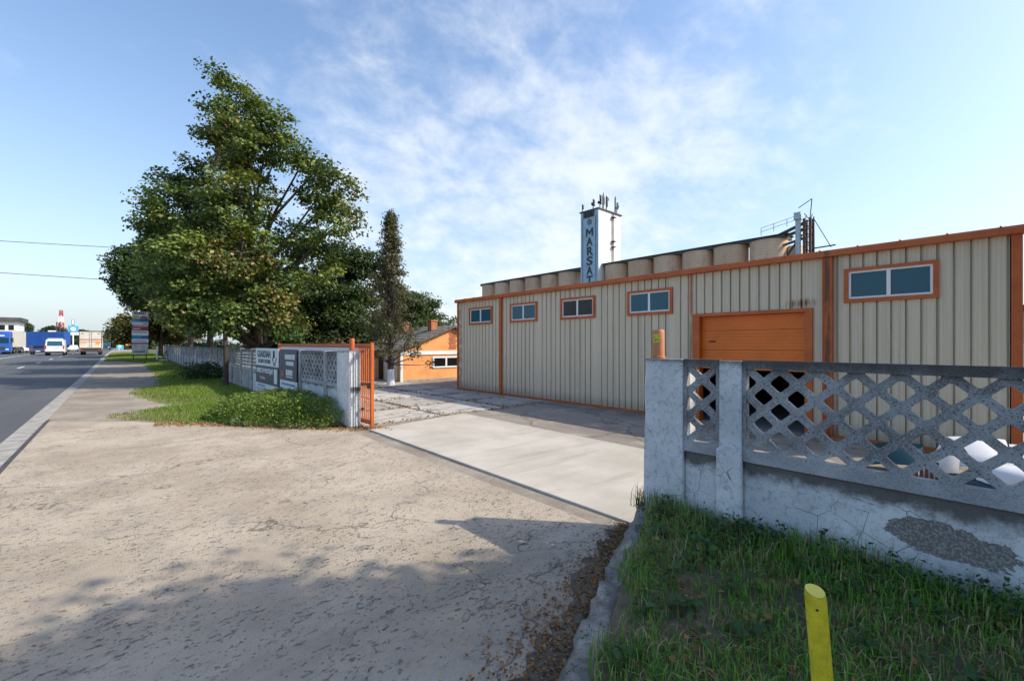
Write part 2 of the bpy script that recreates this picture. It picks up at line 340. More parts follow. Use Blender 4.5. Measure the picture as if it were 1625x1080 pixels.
simple('terracotta', (0.50, 0.19, 0.08), 0.55, 0.15, 8)
simple('sign_navy', (0.035, 0.05, 0.085), 0.5, 0.12, 4)
simple('sign_white', (0.66, 0.70, 0.74), 0.5, 0.08, 4)
simple('sign_grey', (0.42, 0.44, 0.42), 0.6, 0.15, 3)
simple('sign_blue', (0.05, 0.22, 0.42), 0.5, 0.1)
simple('sign_red', (0.40, 0.05, 0.06), 0.5, 0.1)
simple('sign_sky', (0.06, 0.36, 0.58), 0.5, 0.1)
simple('banner_white', (0.70, 0.70, 0.73), 0.7, 0.06, 3)
simple('stone', (0.30, 0.28, 0.25), 0.95, 0.4, 30)
glass_dark('glass_blue', (0.02, 0.10, 0.145), 0.15); glass_dark('glass_black', (0.008, 0.010, 0.012)); glass_dark('glass_teal', (0.004, 0.03, 0.045), 0.04)
M = MATS

# ------------------------------------------------------------------ geometry helpers
def tag(o, label=None, cat=None, group=None, kind=None):
    if label: o['label'] = label
    if cat: o['category'] = cat
    if group: o['group'] = group
    if kind: o['kind'] = kind
    return o
def empty(name, loc=(0, 0, 0), rz=0.0):
    o = bpy.data.objects.new(name, None); o.location = loc; o.rotation_euler = (0, 0, rz); o.empty_display_size = 0.2
    COL.objects.link(o); return o
def link(o, parent=None, local=False):
    COL.objects.link(o)
    if parent is not None:
        o.parent = parent
        if not local:
            q = parent
            mtx = Matrix.Identity(4)
            while q is not None:
                mtx = (q.matrix_parent_inverse @ q.matrix_basis if q.parent else q.matrix_basis) @ mtx; q = q.parent
            o.matrix_parent_inverse = mtx.inverted()
    return o
class MB:
    def __init__(s): s.v = []; s.f = []
    def add(s, vs, fs):
        n = len(s.v); s.v += [tuple(v) for v in vs]; s.f += [tuple(i + n for i in f) for f in fs]; return s
    def box(s, x0, x1, y0, y1, z0, z1):
        return s.add([(x0, y0, z0), (x1, y0, z0), (x1, y1, z0), (x0, y1, z0), (x0, y0, z1), (x1, y0, z1), (x1, y1, z1), (x0, y1, z1)],
                     [(0, 3, 2, 1), (4, 5, 6, 7), (0, 1, 5, 4), (1, 2, 6, 5), (2, 3, 7, 6), (3, 0, 4, 7)])
    def obox(s, c, ax, ay, az):
        c = Vector(c); ax, ay, az = Vector(ax), Vector(ay), Vector(az)
        vs = [c + sx * ax + sy * ay + sz * az for sz in (-1, 1) for sx, sy in ((-1, -1), (1, -1), (1, 1), (-1, 1))]
        return s.add(vs, [(0, 3, 2, 1), (4, 5, 6, 7), (0, 1, 5, 4), (1, 2, 6, 5), (2, 3, 7, 6), (3, 0, 4, 7)])
    def bar(s, a, b, wd, hg=None):
        a, b = Vector(a), Vector(b); d = (b - a); L = d.length; d.normalize(); hg = hg or wd
        up = Vector((0, 0, 1)) if abs(d.z) < 0.95 else Vector((1, 0, 0))
        sd = d.cross(up).normalized(); u2 = sd.cross(d).normalized()
        return s.obox((a + b) / 2, d * L / 2, sd * wd / 2, u2 * hg / 2)
    def prism(s, poly, a, b, fn):
        """poly: 2-D outline; fn(u, v, w) -> xyz; extruded w from a to b"""
        n = len(poly)
        vs = [fn(u, v, a) for u, v in poly] + [fn(u, v, b) for u, v in poly]
        fs = [tuple(range(n - 1, -1, -1)), tuple(range(n, 2 * n))] + [(i, (i + 1) % n, n + (i + 1) % n, n + i) for i in range(n)]
        return s.add(vs, fs)
    def tube(s, pts, rad, n=8, cap=True):
        pts = [Vector(p) for p in pts]; base = len(s.v); prev = None
        for i, p in enumerate(pts):
            d = (pts[min(i + 1, len(pts) - 1)] - pts[max(i - 1, 0)]).normalized()
            if prev is None:
                ref = Vector((0, 0, 1)) if abs(d.z) < 0.9 else Vector((1, 0, 0)); sd = d.cross(ref).normalized()
            else: sd = (prev - d * prev.dot(d)).normalized()
            prev = sd; u = d.cross(sd); r = rad[i] if isinstance(rad, (list, tuple)) else rad
            for k in range(n):
                a = 2 * math.pi * k / n; s.v.append(tuple(p + (sd * math.cos(a) + u * math.sin(a)) * r))
        for i in range(len(pts) - 1):
            for k in range(n):
                a = base + i * n + k; b = base + i * n + (k + 1) % n; s.f.append((a, b, b + n, a + n))
        if cap:
            s.f.append(tuple(base + k for k in range(n - 1, -1, -1))); e = base + (len(pts) - 1) * n; s.f.append(tuple(e + k for k in range(n)))
        return s
    def cyl(s, c, r, h, n=16, axis='z'):
        d = {'x': (1, 0, 0), 'y': (0, 1, 0), 'z': (0, 0, 1)}[axis]; c = Vector(c); return s.tube([c, c + Vector(d) * h], r, n)
    def grid(s, xs, ys, zf):
        n = len(s.v); nx = len(xs)
        for y in ys:
            for x in xs: s.v.append((x, y, zf(x, y)))
        for j in range(len(ys) - 1):
            for i in range(nx - 1):
                a = n + j * nx + i; s.f.append((a, a + 1, a + nx + 1, a + nx))
        return s
    def mesh(s, name):
        me = bpy.data.meshes.new(name); me.from_pydata(s.v, [], s.f); me.update(); return me
    def build(s, name, mat, parent=None, local=False, smooth=False, bevel=0.0, auto=None):
        me = s.mesh(name); me.materials.append(mat)
        if smooth:
            me.polygons.foreach_set('use_smooth', [True] * len(me.polygons))
            if auto: me.set_sharp_from_angle(angle=R(auto))
        o = bpy.data.objects.new(name, me); link(o, parent, local)
        if bevel:
            md = o.modifiers.new('bevel', 'BEVEL'); md.width = bevel; md.segments = 2; md.limit_method = 'ANGLE'; md.angle_limit = R(40)
        return o
def text(body, size, loc, rot, mat, parent, name='lettering', ext=0.004, off=0.0, width=None, local=False):
    cu = bpy.data.curves.new(name, 'FONT'); cu.body = body; cu.size = size; cu.align_x = 'CENTER'; cu.align_y = 'CENTER'
    cu.extrude = ext; cu.offset = off; cu.resolution_u = 3
    tmp = bpy.data.objects.new('tmp_text', cu); COL.objects.link(tmp)
    dg = bpy.context.evaluated_depsgraph_get(); me = bpy.data.meshes.new_from_object(tmp.evaluated_get(dg))
    bpy.data.objects.remove(tmp); me.name = name
    me.materials.clear(); me.materials.append(mat)
    if width:
        xs = [v.co.x for v in me.vertices]; k = width / max(1e-6, max(xs) - min(xs))
        for v in me.vertices: v.co.x *= k
    mt = Matrix.Translation(loc) @ Matrix.LocRotScale(None, __import__('mathutils').Euler(rot), None)
    me.transform(mt)
    o = bpy.data.objects.new(name, me); link(o, parent, local); return o
FACE_MX = (R(90), 0, -R(90))      # lettering that faces -X
FACE_MY = (R(90), 0, 0)           # lettering that faces -Y
def np_mesh(name, verts, faces, mat, parent=None, tint=None, smooth=False):
    me = bpy.data.meshes.new(name); k = faces.shape[1]; nf = len(faces)
    me.vertices.add(len(verts)); me.vertices.foreach_set('co', np.ascontiguousarray(verts, np.float32).ravel())
    me.loops.add(nf * k); me.loops.foreach_set('vertex_index', np.ascontiguousarray(faces, np.int32).ravel())
    me.polygons.add(nf); me.polygons.foreach_set('loop_start', np.arange(0, nf * k, k, dtype=np.int32))
    me.polygons.foreach_set('loop_total', np.full(nf, k, np.int32))
    if smooth: me.polygons.foreach_set('use_smooth', np.ones(nf, bool))
    me.update(calc_edges=True)
    if tint is not None:
        at = me.attributes.new('tint', 'FLOAT_COLOR', 'POINT'); c = np.ones((len(verts), 4), np.float32); c[:, :3] = tint
        at.data.foreach_set('color', c.ravel())
    me.materials.append(mat); o = bpy.data.objects.new(name, me); link(o, parent); return o
def unit(a): return a / (np.linalg.norm(a, axis=1, keepdims=True) + 1e-9)
def leaf_mesh(name, P, size, cols, mat, parent, up=0.45, aspect=0.75, outward=None):
    """P (N,3) leaf bases, size (N,), cols (N,3): each leaf a folded rhombus"""
    n = len(P); nrm = rng.normal(size=(n, 3)); nrm[:, 2] = np.abs(nrm[:, 2]) + up
    if outward is not None: nrm += outward * 0.8
    nrm = unit(nrm); t = unit(np.cross(nrm, rng.normal(size=(n, 3)))); b = np.cross(nrm, t); s = size[:, None]
    v0 = P; v1 = P + s * (0.45 * t + 0.5 * aspect * b + 0.10 * nrm); v2 = P + s * (t - 0.12 * nrm); v3 = P + s * (0.45 * t - 0.5 * aspect * b + 0.10 * nrm)
    V = np.stack([v0, v1, v2, v3], 1).reshape(-1, 3); q = np.arange(n)[:, None] * 4
    F = np.concatenate([q + [0, 1, 2], q + [0, 2, 3]], 0)
    return np_mesh(name, V, F, mat, parent, np.repeat(cols, 4, 0))
def blade_mesh(name, P, L, W, cols, mat, parent=None, lean=0.5):
    n = len(P); a = rng.uniform(0, 2 * np.pi, n); d = np.stack([np.cos(a), np.sin(a), np.zeros(n)], 1)
    sd = np.stack([-np.sin(a), np.cos(a), np.zeros(n)], 1); le = (rng.random(n) ** 1.3 * lean * 1.6)[:, None]
    L = L[:, None]; W = W[:, None]; up = np.array([[0, 0, 1.0]])
    b0 = P - sd * W / 2; b1 = P + sd * W / 2; m = P + L * (0.55 * up + 0.25 * le * d)
    m0 = m - sd * W * 0.4; m1 = m + sd * W * 0.4; tp = P + L * (up * (1 - 0.45 * le) + le * d)
    V = np.stack([b0, b1, m0, m1, tp], 1).reshape(-1, 3); q = np.arange(n)[:, None] * 5
    F = np.concatenate([q + [0, 1, 3], q + [0, 3, 2], q + [2, 3, 4]], 0)
    return np_mesh(name, V, F, mat, parent, np.repeat(cols, 5, 0))
def vnoise(x, y, s=1.0, seed=0.0):
    x = x * s + seed * 3.17; y = y * s + seed * 1.71
    return (np.sin(x * 1.7 + 1.3 * np.sin(y * 1.1)) + np.sin(y * 2.1 + 1.7 * np.sin(x * 0.9 + 2)) + 0.6 * np.sin(3.7 * x + 2.9 * y) + 0.5 * np.sin(5.3 * y - 4.1 * x + 1)) / 3.1
def lerp(a, b, t): return a + (b - a) * t

# ------------------------------------------------------------------ ground and roads
def rise(Y):
    t = min(1, max(0, (Y - 38) / 60)); return 0.36 * t * t * (3 - 2 * t)
YS = [-60, -20, -10, -4, 0, 4, 8, 12, 16, 20, 26, 32, 38, 44, 50, 58, 66, 74, 82, 90, 98, 120, 160, 240, 400, 800, 1600, 3000]
def sheet(name, mat, x0, x1, ys, off, kind='structure'):
    return tag(MB().grid([x0, (x0 + x1) / 2, x1], ys, lambda x, y: rise(y) + off).build(name, mat), kind=kind)
tag(MB().grid([-3000, -800, -200, -60, -20, 5, 30, 80, 200, 800, 3000], [-3000, -500] + YS, lambda x, y: rise(y) - 0.05).build('ground', M['far_ground']), kind='structure')
road_y = [y for y in YS if y <= 800]
sheet('road', M['road_asphalt'], -19.5, -1.66, road_y, 0.0)
sheet('road_far_verge', M['dirt_path'], -26, -19.5, road_y, 0.004)
gut_y = [-60, -20, 0, 8, 16, 26, 38, 50, 66, 82, 98, 160, 300]
sheet('gutter', M['gutter_concrete'], -1.70, -1.36, gut_y, 0.012)
tag(MB().box(-1.372, -1.30, -12, 15.9, -0.03, 0.018).build('drain_slot', M['slot_steel']), kind='structure')
# painted lines: solid edge line and the dashes between the lanes
ml = MB()
for a, b in zip(range(-40, 400, 8), range(-32, 408, 8)):
    ml.add([(-10.55, a, rise(a) + .005), (-10.37, a, rise(a) + .005), (-10.37, b, rise(b) + .005), (-10.55, b, rise(b) + .005)], [(0, 1, 2, 3)])
tag(ml.build('road_line', M['line_paint']), 'solid white line along the middle of the asphalt road', 'road marking')
dash_me = None
names = ['nearest', 'second', 'third', 'fourth', 'fifth', 'sixth', 'seventh', 'eighth', 'ninth', 'tenth', 'eleventh', 'twelfth']
for i in range(12):
    y = 41 + i * 10.5
    d = MB().add([(-6.08, y, rise(y) + .005), (-5.92, y, rise(y) + .005), (-5.92, y + 3.2, rise(y + 3.2) + .005), (-6.08, y + 3.2, rise(y + 3.2) + .005)], [(0, 1, 2, 3)]).build('lane_dash', M['line_paint'])
    tag(d, f'{names[i]} white lane dash on the road, counting away from the driveway', 'road marking', 'white lane dashes on the road')

# driveway: rough concrete apron between road and fence line, with shallow undulation
def drive_edge(x):            # far edge of the concrete towards the verge
    return float(np.interp(x, [-1.3, 0.1, 1.24, 3.0, 3.75], [15.6, 14.4, 12.9, 10.7, 10.0]))
xs = np.linspace(-1.30, 3.74, 22); mb = MB(); n0 = 40
for j in range(n0 + 1):
    for x in xs:
        y = lerp(-14, drive_edge(x), j / n0); mb.v.append((x, y, 0.012 + 0.006 * math.sin(x * 2.1 + y) * math.sin(y * 1.3)))
for j in range(n0):
    for i in range(21):
        a = j * 22 + i; mb.f.append((a, a + 1, a + 23, a + 22))
tag(mb.build('driveway', M['driveway'], smooth=True), kind='structure')
tag(MB().box(3.74, 3.98, 1.9, 10.0, -0.05, 0.006).build('channel', M['dirt_path']), kind='structure')
tag(MB().add([(3.98, 1.9, .034), (7.0, 1.9, .034), (6.99, 9.75, .034), (4.10, 9.24, .034), (3.98, 1.9, -.05), (7.0, 1.9, -.05), (6.99, 9.75, -.05), (4.10, 9.24, -.05)],
             [(0, 1, 2, 3), (0, 4, 5, 1), (1, 5, 6, 2), (2, 6, 7, 3), (3, 7, 4, 0)]).build('gate_apron', M['apron'], bevel=0.008), kind='structure')
# yard behind the fence: worn asphalt with old concrete slabs laid on it
yard = tag(MB().box(3.98, 40, -30, 60, -0.2, 0.0).build('yard', M['yard_asphalt']), kind='structure')
for i in range(3):
    for j in range(6):
        x0 = 4.25 + i * 2.25 + rnd.uniform(-.05, .05); y0 = 9.95 + j * 2.05 + rnd.uniform(-.06, .06) + (0.25 if i == 2 else 0)
        if x0 > 10.7: continue
        x1 = min(x0 + 2.17 + rnd.uniform(-.06, .03), 10.66); y1 = y0 + 1.96 + rnd.uniform(-.05, .04); t = [0.016 + rnd.uniform(-.008, .012) for _ in range(4)]
        cut = rnd.uniform(0, .18)
        MB().add([(x0 + cut, y0, t[0]), (x1, y0, t[1]), (x1, y1, t[2]), (x0, y1, t[3]), (x0, y0 + cut, t[0])] + [(a, b, -.05) for a, b in ((x0 + cut, y0), (x1, y0), (x1, y1), (x0, y1), (x0, y0 + cut))],
                 [(0, 1, 2, 3, 4)] + [(k, k + 5, (k + 1) % 5 + 5, (k + 1) % 5) for k in range(5)]).build('slab', M['slab'], yard, bevel=0.006)
# verge on the left: dirt path and grass ground
def verge_z(x, y): return rise(y) + 0.004 + (0.05 * min(1, max(0, (x - 0.8) / 2.5)))
vx = [-1.36, -0.9, -0.3, 0.4, 1.0, 1.8, 2.6, 3.3, 3.9]
mb = MB(); vy = [0, .02, .05, .1, .2, .35, .5, .75, 1.0]
rows = []
for j in range(60):
    row = []
    for x in vx:
        y0 = drive_edge(min(x, 3.75)) - 0.03; y = y0 + (190 - y0) * (j / 59) ** 2.2; row.append(len(mb.v)); mb.v.append((x, y, verge_z(x, y)))
    rows.append(row)
for j in range(59):
    for i in range(len(vx) - 1): mb.f.append((rows[j][i], rows[j][i + 1], rows[j + 1][i + 1], rows[j + 1][i]))
tag(mb.build('dirt_path', M['dirt_path'], smooth=True), kind='structure')

# kerb and raised grass bank on the right
def kerb_y(x): return float(np.interp(x, [-1.4, 1.88, 2.76, 4.02], [0.20, 1.62, 2.00, 2.50]))
def bank_z(x, y):
    d = max(0.0, kerb_y(x) - 0.3 - y); return 0.17 + 0.20 * max(0, min(1, (x - 1.2) / 2.6)) + 0.02 * math.sin(3 * x + 1) * math.sin(2.3 * y) + 0.02 * min(1, d)
mb = MB(); kx = np.linspace(-1.28, 4.04, 70); prof = [(-0.0, 0.0), (-0.015, 0.6), (-0.05, 1.0), (-0.14, 1.02), (-0.26, 0.98), (-0.32, 0.6)]
for i, x in enumerate(kx):
    hh = lerp(0.11, 0.27, max(0, min(1, (x - 0.5) / 3.5)))
    for k, (dy, hz_) in enumerate(prof):
        mb.v.append((x, kerb_y(x) + dy * .85 + rnd.uniform(-.035, .035), max(-.02, hz_ * hh + (rnd.uniform(-.035, .022) if k else -.02))))
for i in range(len(kx) - 1):
    for k in range(5):
        a = i * 6 + k; mb.f.append((a, a + 6, a + 7, a + 1))
tag(mb.build('kerb', M['kerb'], smooth=True, auto=38), kind='structure')
mb = MB(); gx = np.linspace(-1.28, 3.9, 30)
for j in range(31):
    for x in gx:
        y = lerp(-14, kerb_y(x) - 0.20, (j / 30) ** 0.5); mb.v.append((x, y, bank_z(x, y) - 0.02))
for j in range(30):
    for i in range(29):
        a = j * 30 + i; mb.f.append((a, a + 1, a + 31, a + 30))
tag(mb.build('grass_bank', M['soil'], smooth=True), kind='structure')

# ------------------------------------------------------------------ concrete fences
def clip(poly, x0, x1, y0, y1):
    for ax, lim, sg in ((0, x0, 1), (0, x1, -1), (1, y0, 1), (1, y1, -1)):
        o = []
        for i in range(len(poly)):
            a, b = poly[i], poly[(i + 1) % len(poly)]; da, db = sg * (a[ax] - lim), sg * (b[ax] - lim)
            if da >= -1e-9: o.append(a)
            if (da > 1e-9 and db < -1e-9) or (da < -1e-9 and db > 1e-9):
                t = da / (da - db); o.append((a[0] + t * (b[0] - a[0]), a[1] + t * (b[1] - a[1])))
        poly = o
        if len(poly) < 3: return []
    return poly
def clipseg(a, b, x0, x1, y0, y1):
    t0, t1 = 0.0, 1.0
    for ax, lo, hi in ((0, x0, x1), (1, y0, y1)):
        d = b[ax] - a[ax]
        if abs(d) < 1e-12:
            if a[ax] < lo or a[ax] > hi: return None
            continue
        u, v = (lo - a[ax]) / d, (hi - a[ax]) / d
        if u > v: u, v = v, u
        t0, t1 = max(t0, u), min(t1, v)
    if t1 - t0 < 1e-6: return None
    return [(a[0] + t * (b[0] - a[0]), a[1] + t * (b[1] - a[1])) for t in (t0, t1)]
def lattice(w, z0, z1, depth, style='diamond', detail=True):
    """open-work panel in local y (0..w) and z, front face at x=0, back at x=depth"""
    mb = MB(); fr = 0.03
    def emit(poly):
        if len(poly) < 3: return
        n = len(poly); i0 = len(mb.v)
        mb.v.extend([(0, p[0], p[1]) for p in poly] + [(depth, p[0], p[1]) for p in poly])
        mb.f.append(tuple(i0 + k for k in range(n - 1, -1, -1))); mb.f.append(tuple(i0 + n + k for k in range(n)))
    def wall(a, b):
        i0 = len(mb.v); mb.v.extend([(0, *a), (0, *b), (depth, *b), (depth, *a)]); mb.f.append((i0, i0 + 1, i0 + 2, i0 + 3))
    y0, y1, za, zb = fr, w - fr, z0 + 0.10, z1 - 0.07
    H = zb - za; W = y1 - y0
    if style == 'diamond':
        nz = 3; ph = H / nz; ny = max(1, round(W / (ph * 1.07))); pw = W / ny; hk = 0.68
        for r in range(0, 2 * nz + 1):
            for c in range(0, 2 * ny + 1):
                if (r + c) % 2 == 0: continue
                cy, cz = y0 + c * pw / 2, za + r * ph / 2
                cor = [(cy + pw / 2, cz), (cy, cz + ph / 2), (cy - pw / 2, cz), (cy, cz - ph / 2)]
                ih = [(cy + (p[0] - cy) * hk, cz + (p[1] - cz) * hk) for p in cor]
                if detail:
                    A = [tuple(lerp(ih[i][k], ih[(i + 1) % 4][k], 0.13) for k in (0, 1)) for i in range(4)]
                    B = [tuple(lerp(ih[i][k], ih[(i + 1) % 4][k], 0.87) for k in (0, 1)) for i in range(4)]
                    for i in range(4):
                        emit(clip([cor[i], cor[(i + 1) % 4], B[i], A[i]], y0, y1, za, zb)); emit(clip([cor[i], A[i], B[i - 1]], y0, y1, za, zb))
                    loop = [q for i in range(4) for q in (A[i], B[i])]
                else:
                    for i in range(4): emit(clip([cor[i], cor[(i + 1) % 4], ih[(i + 1) % 4], ih[i]], y0, y1, za, zb))
                    loop = ih
                for i in range(len(loop)):
                    sg = clipseg(loop[i], loop[(i + 1) % len(loop)], y0, y1, za, zb)
                    if sg: wall(*sg)
    else:      # rows of arched scale-shaped openings
        nz = 5; ph = H / nz; ny = max(1, round(W / (ph * 1.25))); pw = W / ny
        for r in range(nz):
            for c in range(ny):
                a0, b0 = y0 + c * pw, za + r * ph; cy = a0 + pw / 2
                rect = [(a0, b0), (a0 + pw, b0), (a0 + pw, b0 + ph * .5), (a0 + pw, b0 + ph), (cy, b0 + ph), (a0, b0 + ph), (a0, b0 + ph * .5)]
                hole = [(cy - pw * .36, b0 + ph * .18), (cy + pw * .36, b0 + ph * .18), (cy + pw * .36, b0 + ph * .45), (cy + pw * .22, b0 + ph * .72), (cy, b0 + ph * .84), (cy - pw * .22, b0 + ph * .72), (cy - pw * .36, b0 + ph * .45)]
                for i in range(7):
                    j = (i + 1) % 7; emit([rect[i], rect[j], hole[j], hole[i]]); wall(hole[i], hole[j])
    d2 = 0.012
    for a, b, c, d in ((0, w, z1 - 0.07, z1), (0, w, z0, z0 + 0.10)): mb.box(-d2, depth + d2, a, b, c, d)
    mb.box(-d2, depth + d2, 0, fr, z0 + 0.10, z1 - 0.07); mb.box(-d2, depth + d2, w - fr, w, z0 + 0.10, z1 - 0.07)
    return mb.mesh('lattice_panel')
FX = 3.88
def lat_obj(me, y, parent, mat, dz=0.0, dx=0.0):
    if not me.materials: me.materials.append(mat)
    o = bpy.data.objects.new('lattice_panel', me); link(o, parent)
    o.matrix_parent_inverse = o.matrix_parent_inverse @ Matrix.Identity(4); o.location = (FX + 0.03 + dx, y, dz); return o
LEDGE = 0.92
# right fence
fr = empty('concrete_fence', (FX + .1, 1.0, 0.2))
tag(fr, 'weathered diamond lattice concrete fence with peeling whitewash beside the grass bank', 'fence')
mb = MB()                                       # broad end post with chipped corner
pz = [-.1, .3, .75, 1.05, 1.22, 1.4, 1.55, 1.68, 1.765]
for z in pz:
    ch = {1.05: .012, 1.22: .028, 1.4: .01, 1.55: .02, 1.68: .05, 1.765: .025}.get(z, 0.0)
    mb.v += [(FX, 1.94, z), (FX, 2.34 - ch, z), (FX + ch * .8, 2.34, z), (FX + .27, 2.34, z), (FX + .27, 1.94, z)]
for i in range(len(pz) - 1):
    for k in range(5): a = i * 5 + k; b = i * 5 + (k + 1) % 5; mb.f.append((a, a + 5, b + 5, b))
mb.f.append(tuple(range(5))); mb.f.append(tuple((len(pz) - 1) * 5 + k for k in range(4, -1, -1)))
mb.build('end_post', M['whitewash'], fr, bevel=0.012)
def fence_post(y0, y1, par, mat):
    MB().box(FX, FX + .17, y0, y1, 0.0, 1.762).build('post', mat, par, bevel=0.012)
    m_ = MB().prism([(y0 - .012, 0.1), (y1 + .012, 0.1), (y1 + .012, 1.0), ((y0 + y1) / 2, 1.07), (y0 - .012, 1.0)], FX - .035, FX - .001, lambda u, v, w_: (w_, u, v))
    m_.build('post_foot', mat, par, bevel=0.012)
lat_obj(lattice(0.325, LEDGE, 1.77, 0.042), 1.612, fr, M['lattice'])
MB().box(FX + .045, FX + .15, 1.612, 1.938, 0.0, LEDGE - .004).build('plinth', M['whitewash'], fr, bevel=0.01)
fence_post(1.425, 1.61, fr, M['whitewash'])
me_l = lattice(2.0, LEDGE, 1.77, 0.042)
y = 1.423
for k in range(4):
    lat_obj(me_l, y - 2.0, fr, M['lattice'])
    MB().box(FX + .045, FX + .15, y - 2.0, y, 0.0, LEDGE - .004).build('plinth', M['whitewash'], fr, bevel=0.01)
    fence_post(y - 2.18, y - 2.002, fr, M['whitewash']); y -= 2.182
# left fence
fl = empty('concrete_fence', (FX + .1, 12, 0))
tag(fl, 'long weathered concrete panel fence with mixed openwork panels under the linden trees', 'fence')
mb = MB().box(FX, FX + .10, 9.86, 10.62, 0, 1.76)
mb.build('end_post', M['whitewash'], fl, bevel=0.012)
for k in range(3): MB().box(FX + .102 + k * .055, FX + .148 + k * .055, 9.83 + .02 * (k % 2), 10.25, 0, 1.74 - .01 * k).build('pilaster_strip', M['whitewash'], fl, bevel=0.008)
styles = ['diamond', 'diamond', 'diamond', 'diamond', 'scale', 'scale', 'diamond', 'scale', 'scale', 'diamond']
mdl = {}
y = 10.62; wds = [0.75] + [1.93] * 26
for k, wd in enumerate(wds):
    st = styles[k % len(styles)] if k < 14 else 'diamond'
    key = (st, wd, k > 8)
    if key not in mdl: mdl[key] = lattice(wd, LEDGE - .05, 1.74, 0.055, st, detail=False)
    dz = rise(y)
    lat_obj(mdl[key], y, fl, M['lattice'], dz)
    MB().box(FX + .045, FX + .14, y, y + wd, 0.0, LEDGE - .054 + dz).build('plinth', M['whitewash' if k < 5 else 'old_concrete'], fl)
    MB().box(FX - .01, FX + .16, y + wd + .002, y + wd + .158, 0, 1.75 + dz).build('post', M['old_concrete'], fl, bevel=0.01)
    y += wd + .16
# lamps (pipe caps) on the two gate posts
for (yy, lab, stick) in ((2.25, 'terracotta pipe cap with a yellow sticker on the right gate post', True), (9.98, 'short orange pipe stub on top of the left gate post', False)):
    e = empty('gate_beacon', (4.0, yy, 1.765)); tag(e, lab, 'beacon', 'pipe stubs on the gate posts')
    c = MB().tube([(4.0, yy, 1.765), (4.0, yy, 1.785), (4.0, yy, 1.79), (4.0, yy, 2.035), (4.0, yy, 2.05)], [.068, .068, .058, .058, .05], 24).build('housing', M['terracotta' if stick else 'orange'], e, smooth=True, auto=40)
    if stick:
        m2 = MB(); pts = []
        for i in range(7):
            a = R(lerp(158, 222, i / 6)); pts.append((4.0 + .0595 * math.cos(a), yy + .0595 * math.sin(a)))
        for i in range(6): m2.add([(*pts[i], 1.925), (*pts[i + 1], 1.925), (*pts[i + 1], 2.005), (*pts[i], 2.005)], [(0, 1, 2, 3)])
        st_ = m2.build('sticker', M['sticker'], e)
        m3 = MB()
        for a_, z_ in ((172, 1.975), (205, 1.985), (190, 1.955), (178, 1.945), (208, 1.95)):
            a = R(a_); m3.obox((4.0 + .0604 * math.cos(a), yy + .0604 * math.sin(a), z_), (.0005, 0, 0), (0, .007, 0), (0, 0, .006))
        m3.build('sticker_mark', M['letter_dark'], st_)
# signs on the left fence
def board(name, y0, y1, z0, z1, mat, x=FX - .03): return MB().box(x, x + .012, y0, y1, z0, z1).build(name, mat)
sA = empty('security_sign', (FX - .03, 17.2, 1.0)); tag(sA, 'white and navy security sign with lettering hung on the left fence', 'sign')
def part_box(par, name, mat, x0, x1, y0, y1, z0, z1): return MB().box(x0, x1, y0, y1, z0, z1).build(name, mat, par)
xa = FX - .045
def ya(v): return 15.62 + (v - 14.92) * 1.73
def boxA(par, name, mat, x0, x1, y0, y1, z0, z1): return part_box(par, name, mat, x0, x1, ya(y0), ya(y1), z0, z1)
up = boxA(sA, 'upper_board', M['sign_white'], xa, xa + .012, 14.92, 16.75, 1.16, 1.78)
lo = boxA(sA, 'lower_board', M['sign_navy'], xa, xa + .012, 14.92, 16.75, 0.52, 1.155)
foot = boxA(sA, 'footer_board', M['sign_white'], xa, xa + .012, 14.92, 16.75, 0.36, 0.515)
text('GUARDIAN', .34, (xa - .003, ya(16.05), 1.56), FACE_MX, M['letter_dark'], up, width=1.9, off=.008)
text('SECURITY SYSTEMS', .18, (xa - .003, ya(16.02), 1.31), FACE_MX, M['letter_dark'], up, width=1.75, off=.004)
mb = MB(); yc_ = ya(15.2)
for k in range(10):
    a0, a1 = R(150 + k * 24), R(150 + (k + 1) * 24)
    mb.bar((xa - .004, yc_ + .22 * math.cos(a0), 1.42 + .15 * math.sin(a0)), (xa - .004, yc_ + .22 * math.cos(a1), 1.42 + .15 * math.sin(a1)), .006, .04)
mb.bar((xa - .004, yc_, 1.46), (xa - .004, yc_, 1.70), .006, .09); mb.box(xa - .006, xa - .002, yc_ - .14, yc_ + .14, 1.20, 1.24)
mb.build('emblem', M['letter_dark'], up)
text('OBIECTIV PROTEJAT', .22, (xa - .003, ya(15.98), 0.97), FACE_MX, M['sign_white'], lo, width=2.4, off=.008)
text('You', .15, (xa - .003, ya(16.26), 0.72), FACE_MX, M['sign_white'], lo, width=.35); rb_ = boxA(lo, 'red_badge', M['sign_red'], xa - .005, xa - .001, 15.92, 16.14, .65, .79); text('Tube', .12, (xa - .008, ya(16.03), .72), FACE_MX, M['sign_white'], lo, width=.3)
boxA(lo, 'white_label', M['sign_white'], xa - .004, xa - .001, 15.02, 15.24, .60, 1.08)
boxA(foot, 'footer_bar', M['sign_blue'], xa - .004, xa - .001, 15.9, 16.6, .41, .46)
sB = empty('notice_board', (FX - .03, 14.5, 1.0)); tag(sB, 'navy notice board with white lettering and white footer on the left fence', 'sign')
b1 = part_box(sB, 'navy_board', M['sign_navy'], xa, xa + .012, 13.66, 15.42, 0.80, 1.76)
b2 = part_box(sB, 'footer_board', M['sign_white'], xa, xa + .012, 13.62, 15.44, 0.56, 0.795)
def word_bar(par, yc2, zc2, wd, hg, n_):          # a line of print too small to read: separate strokes
    m_ = MB(); st_ = wd / n_
    for i in range(n_): m_.box(xa - .004, xa - .001, yc2 + wd / 2 - i * st_ - st_ * .82, yc2 + wd / 2 - i * st_, zc2 - hg / 2, zc2 + hg / 2)
    m_.build('printed_line', M['sign_white'], par)
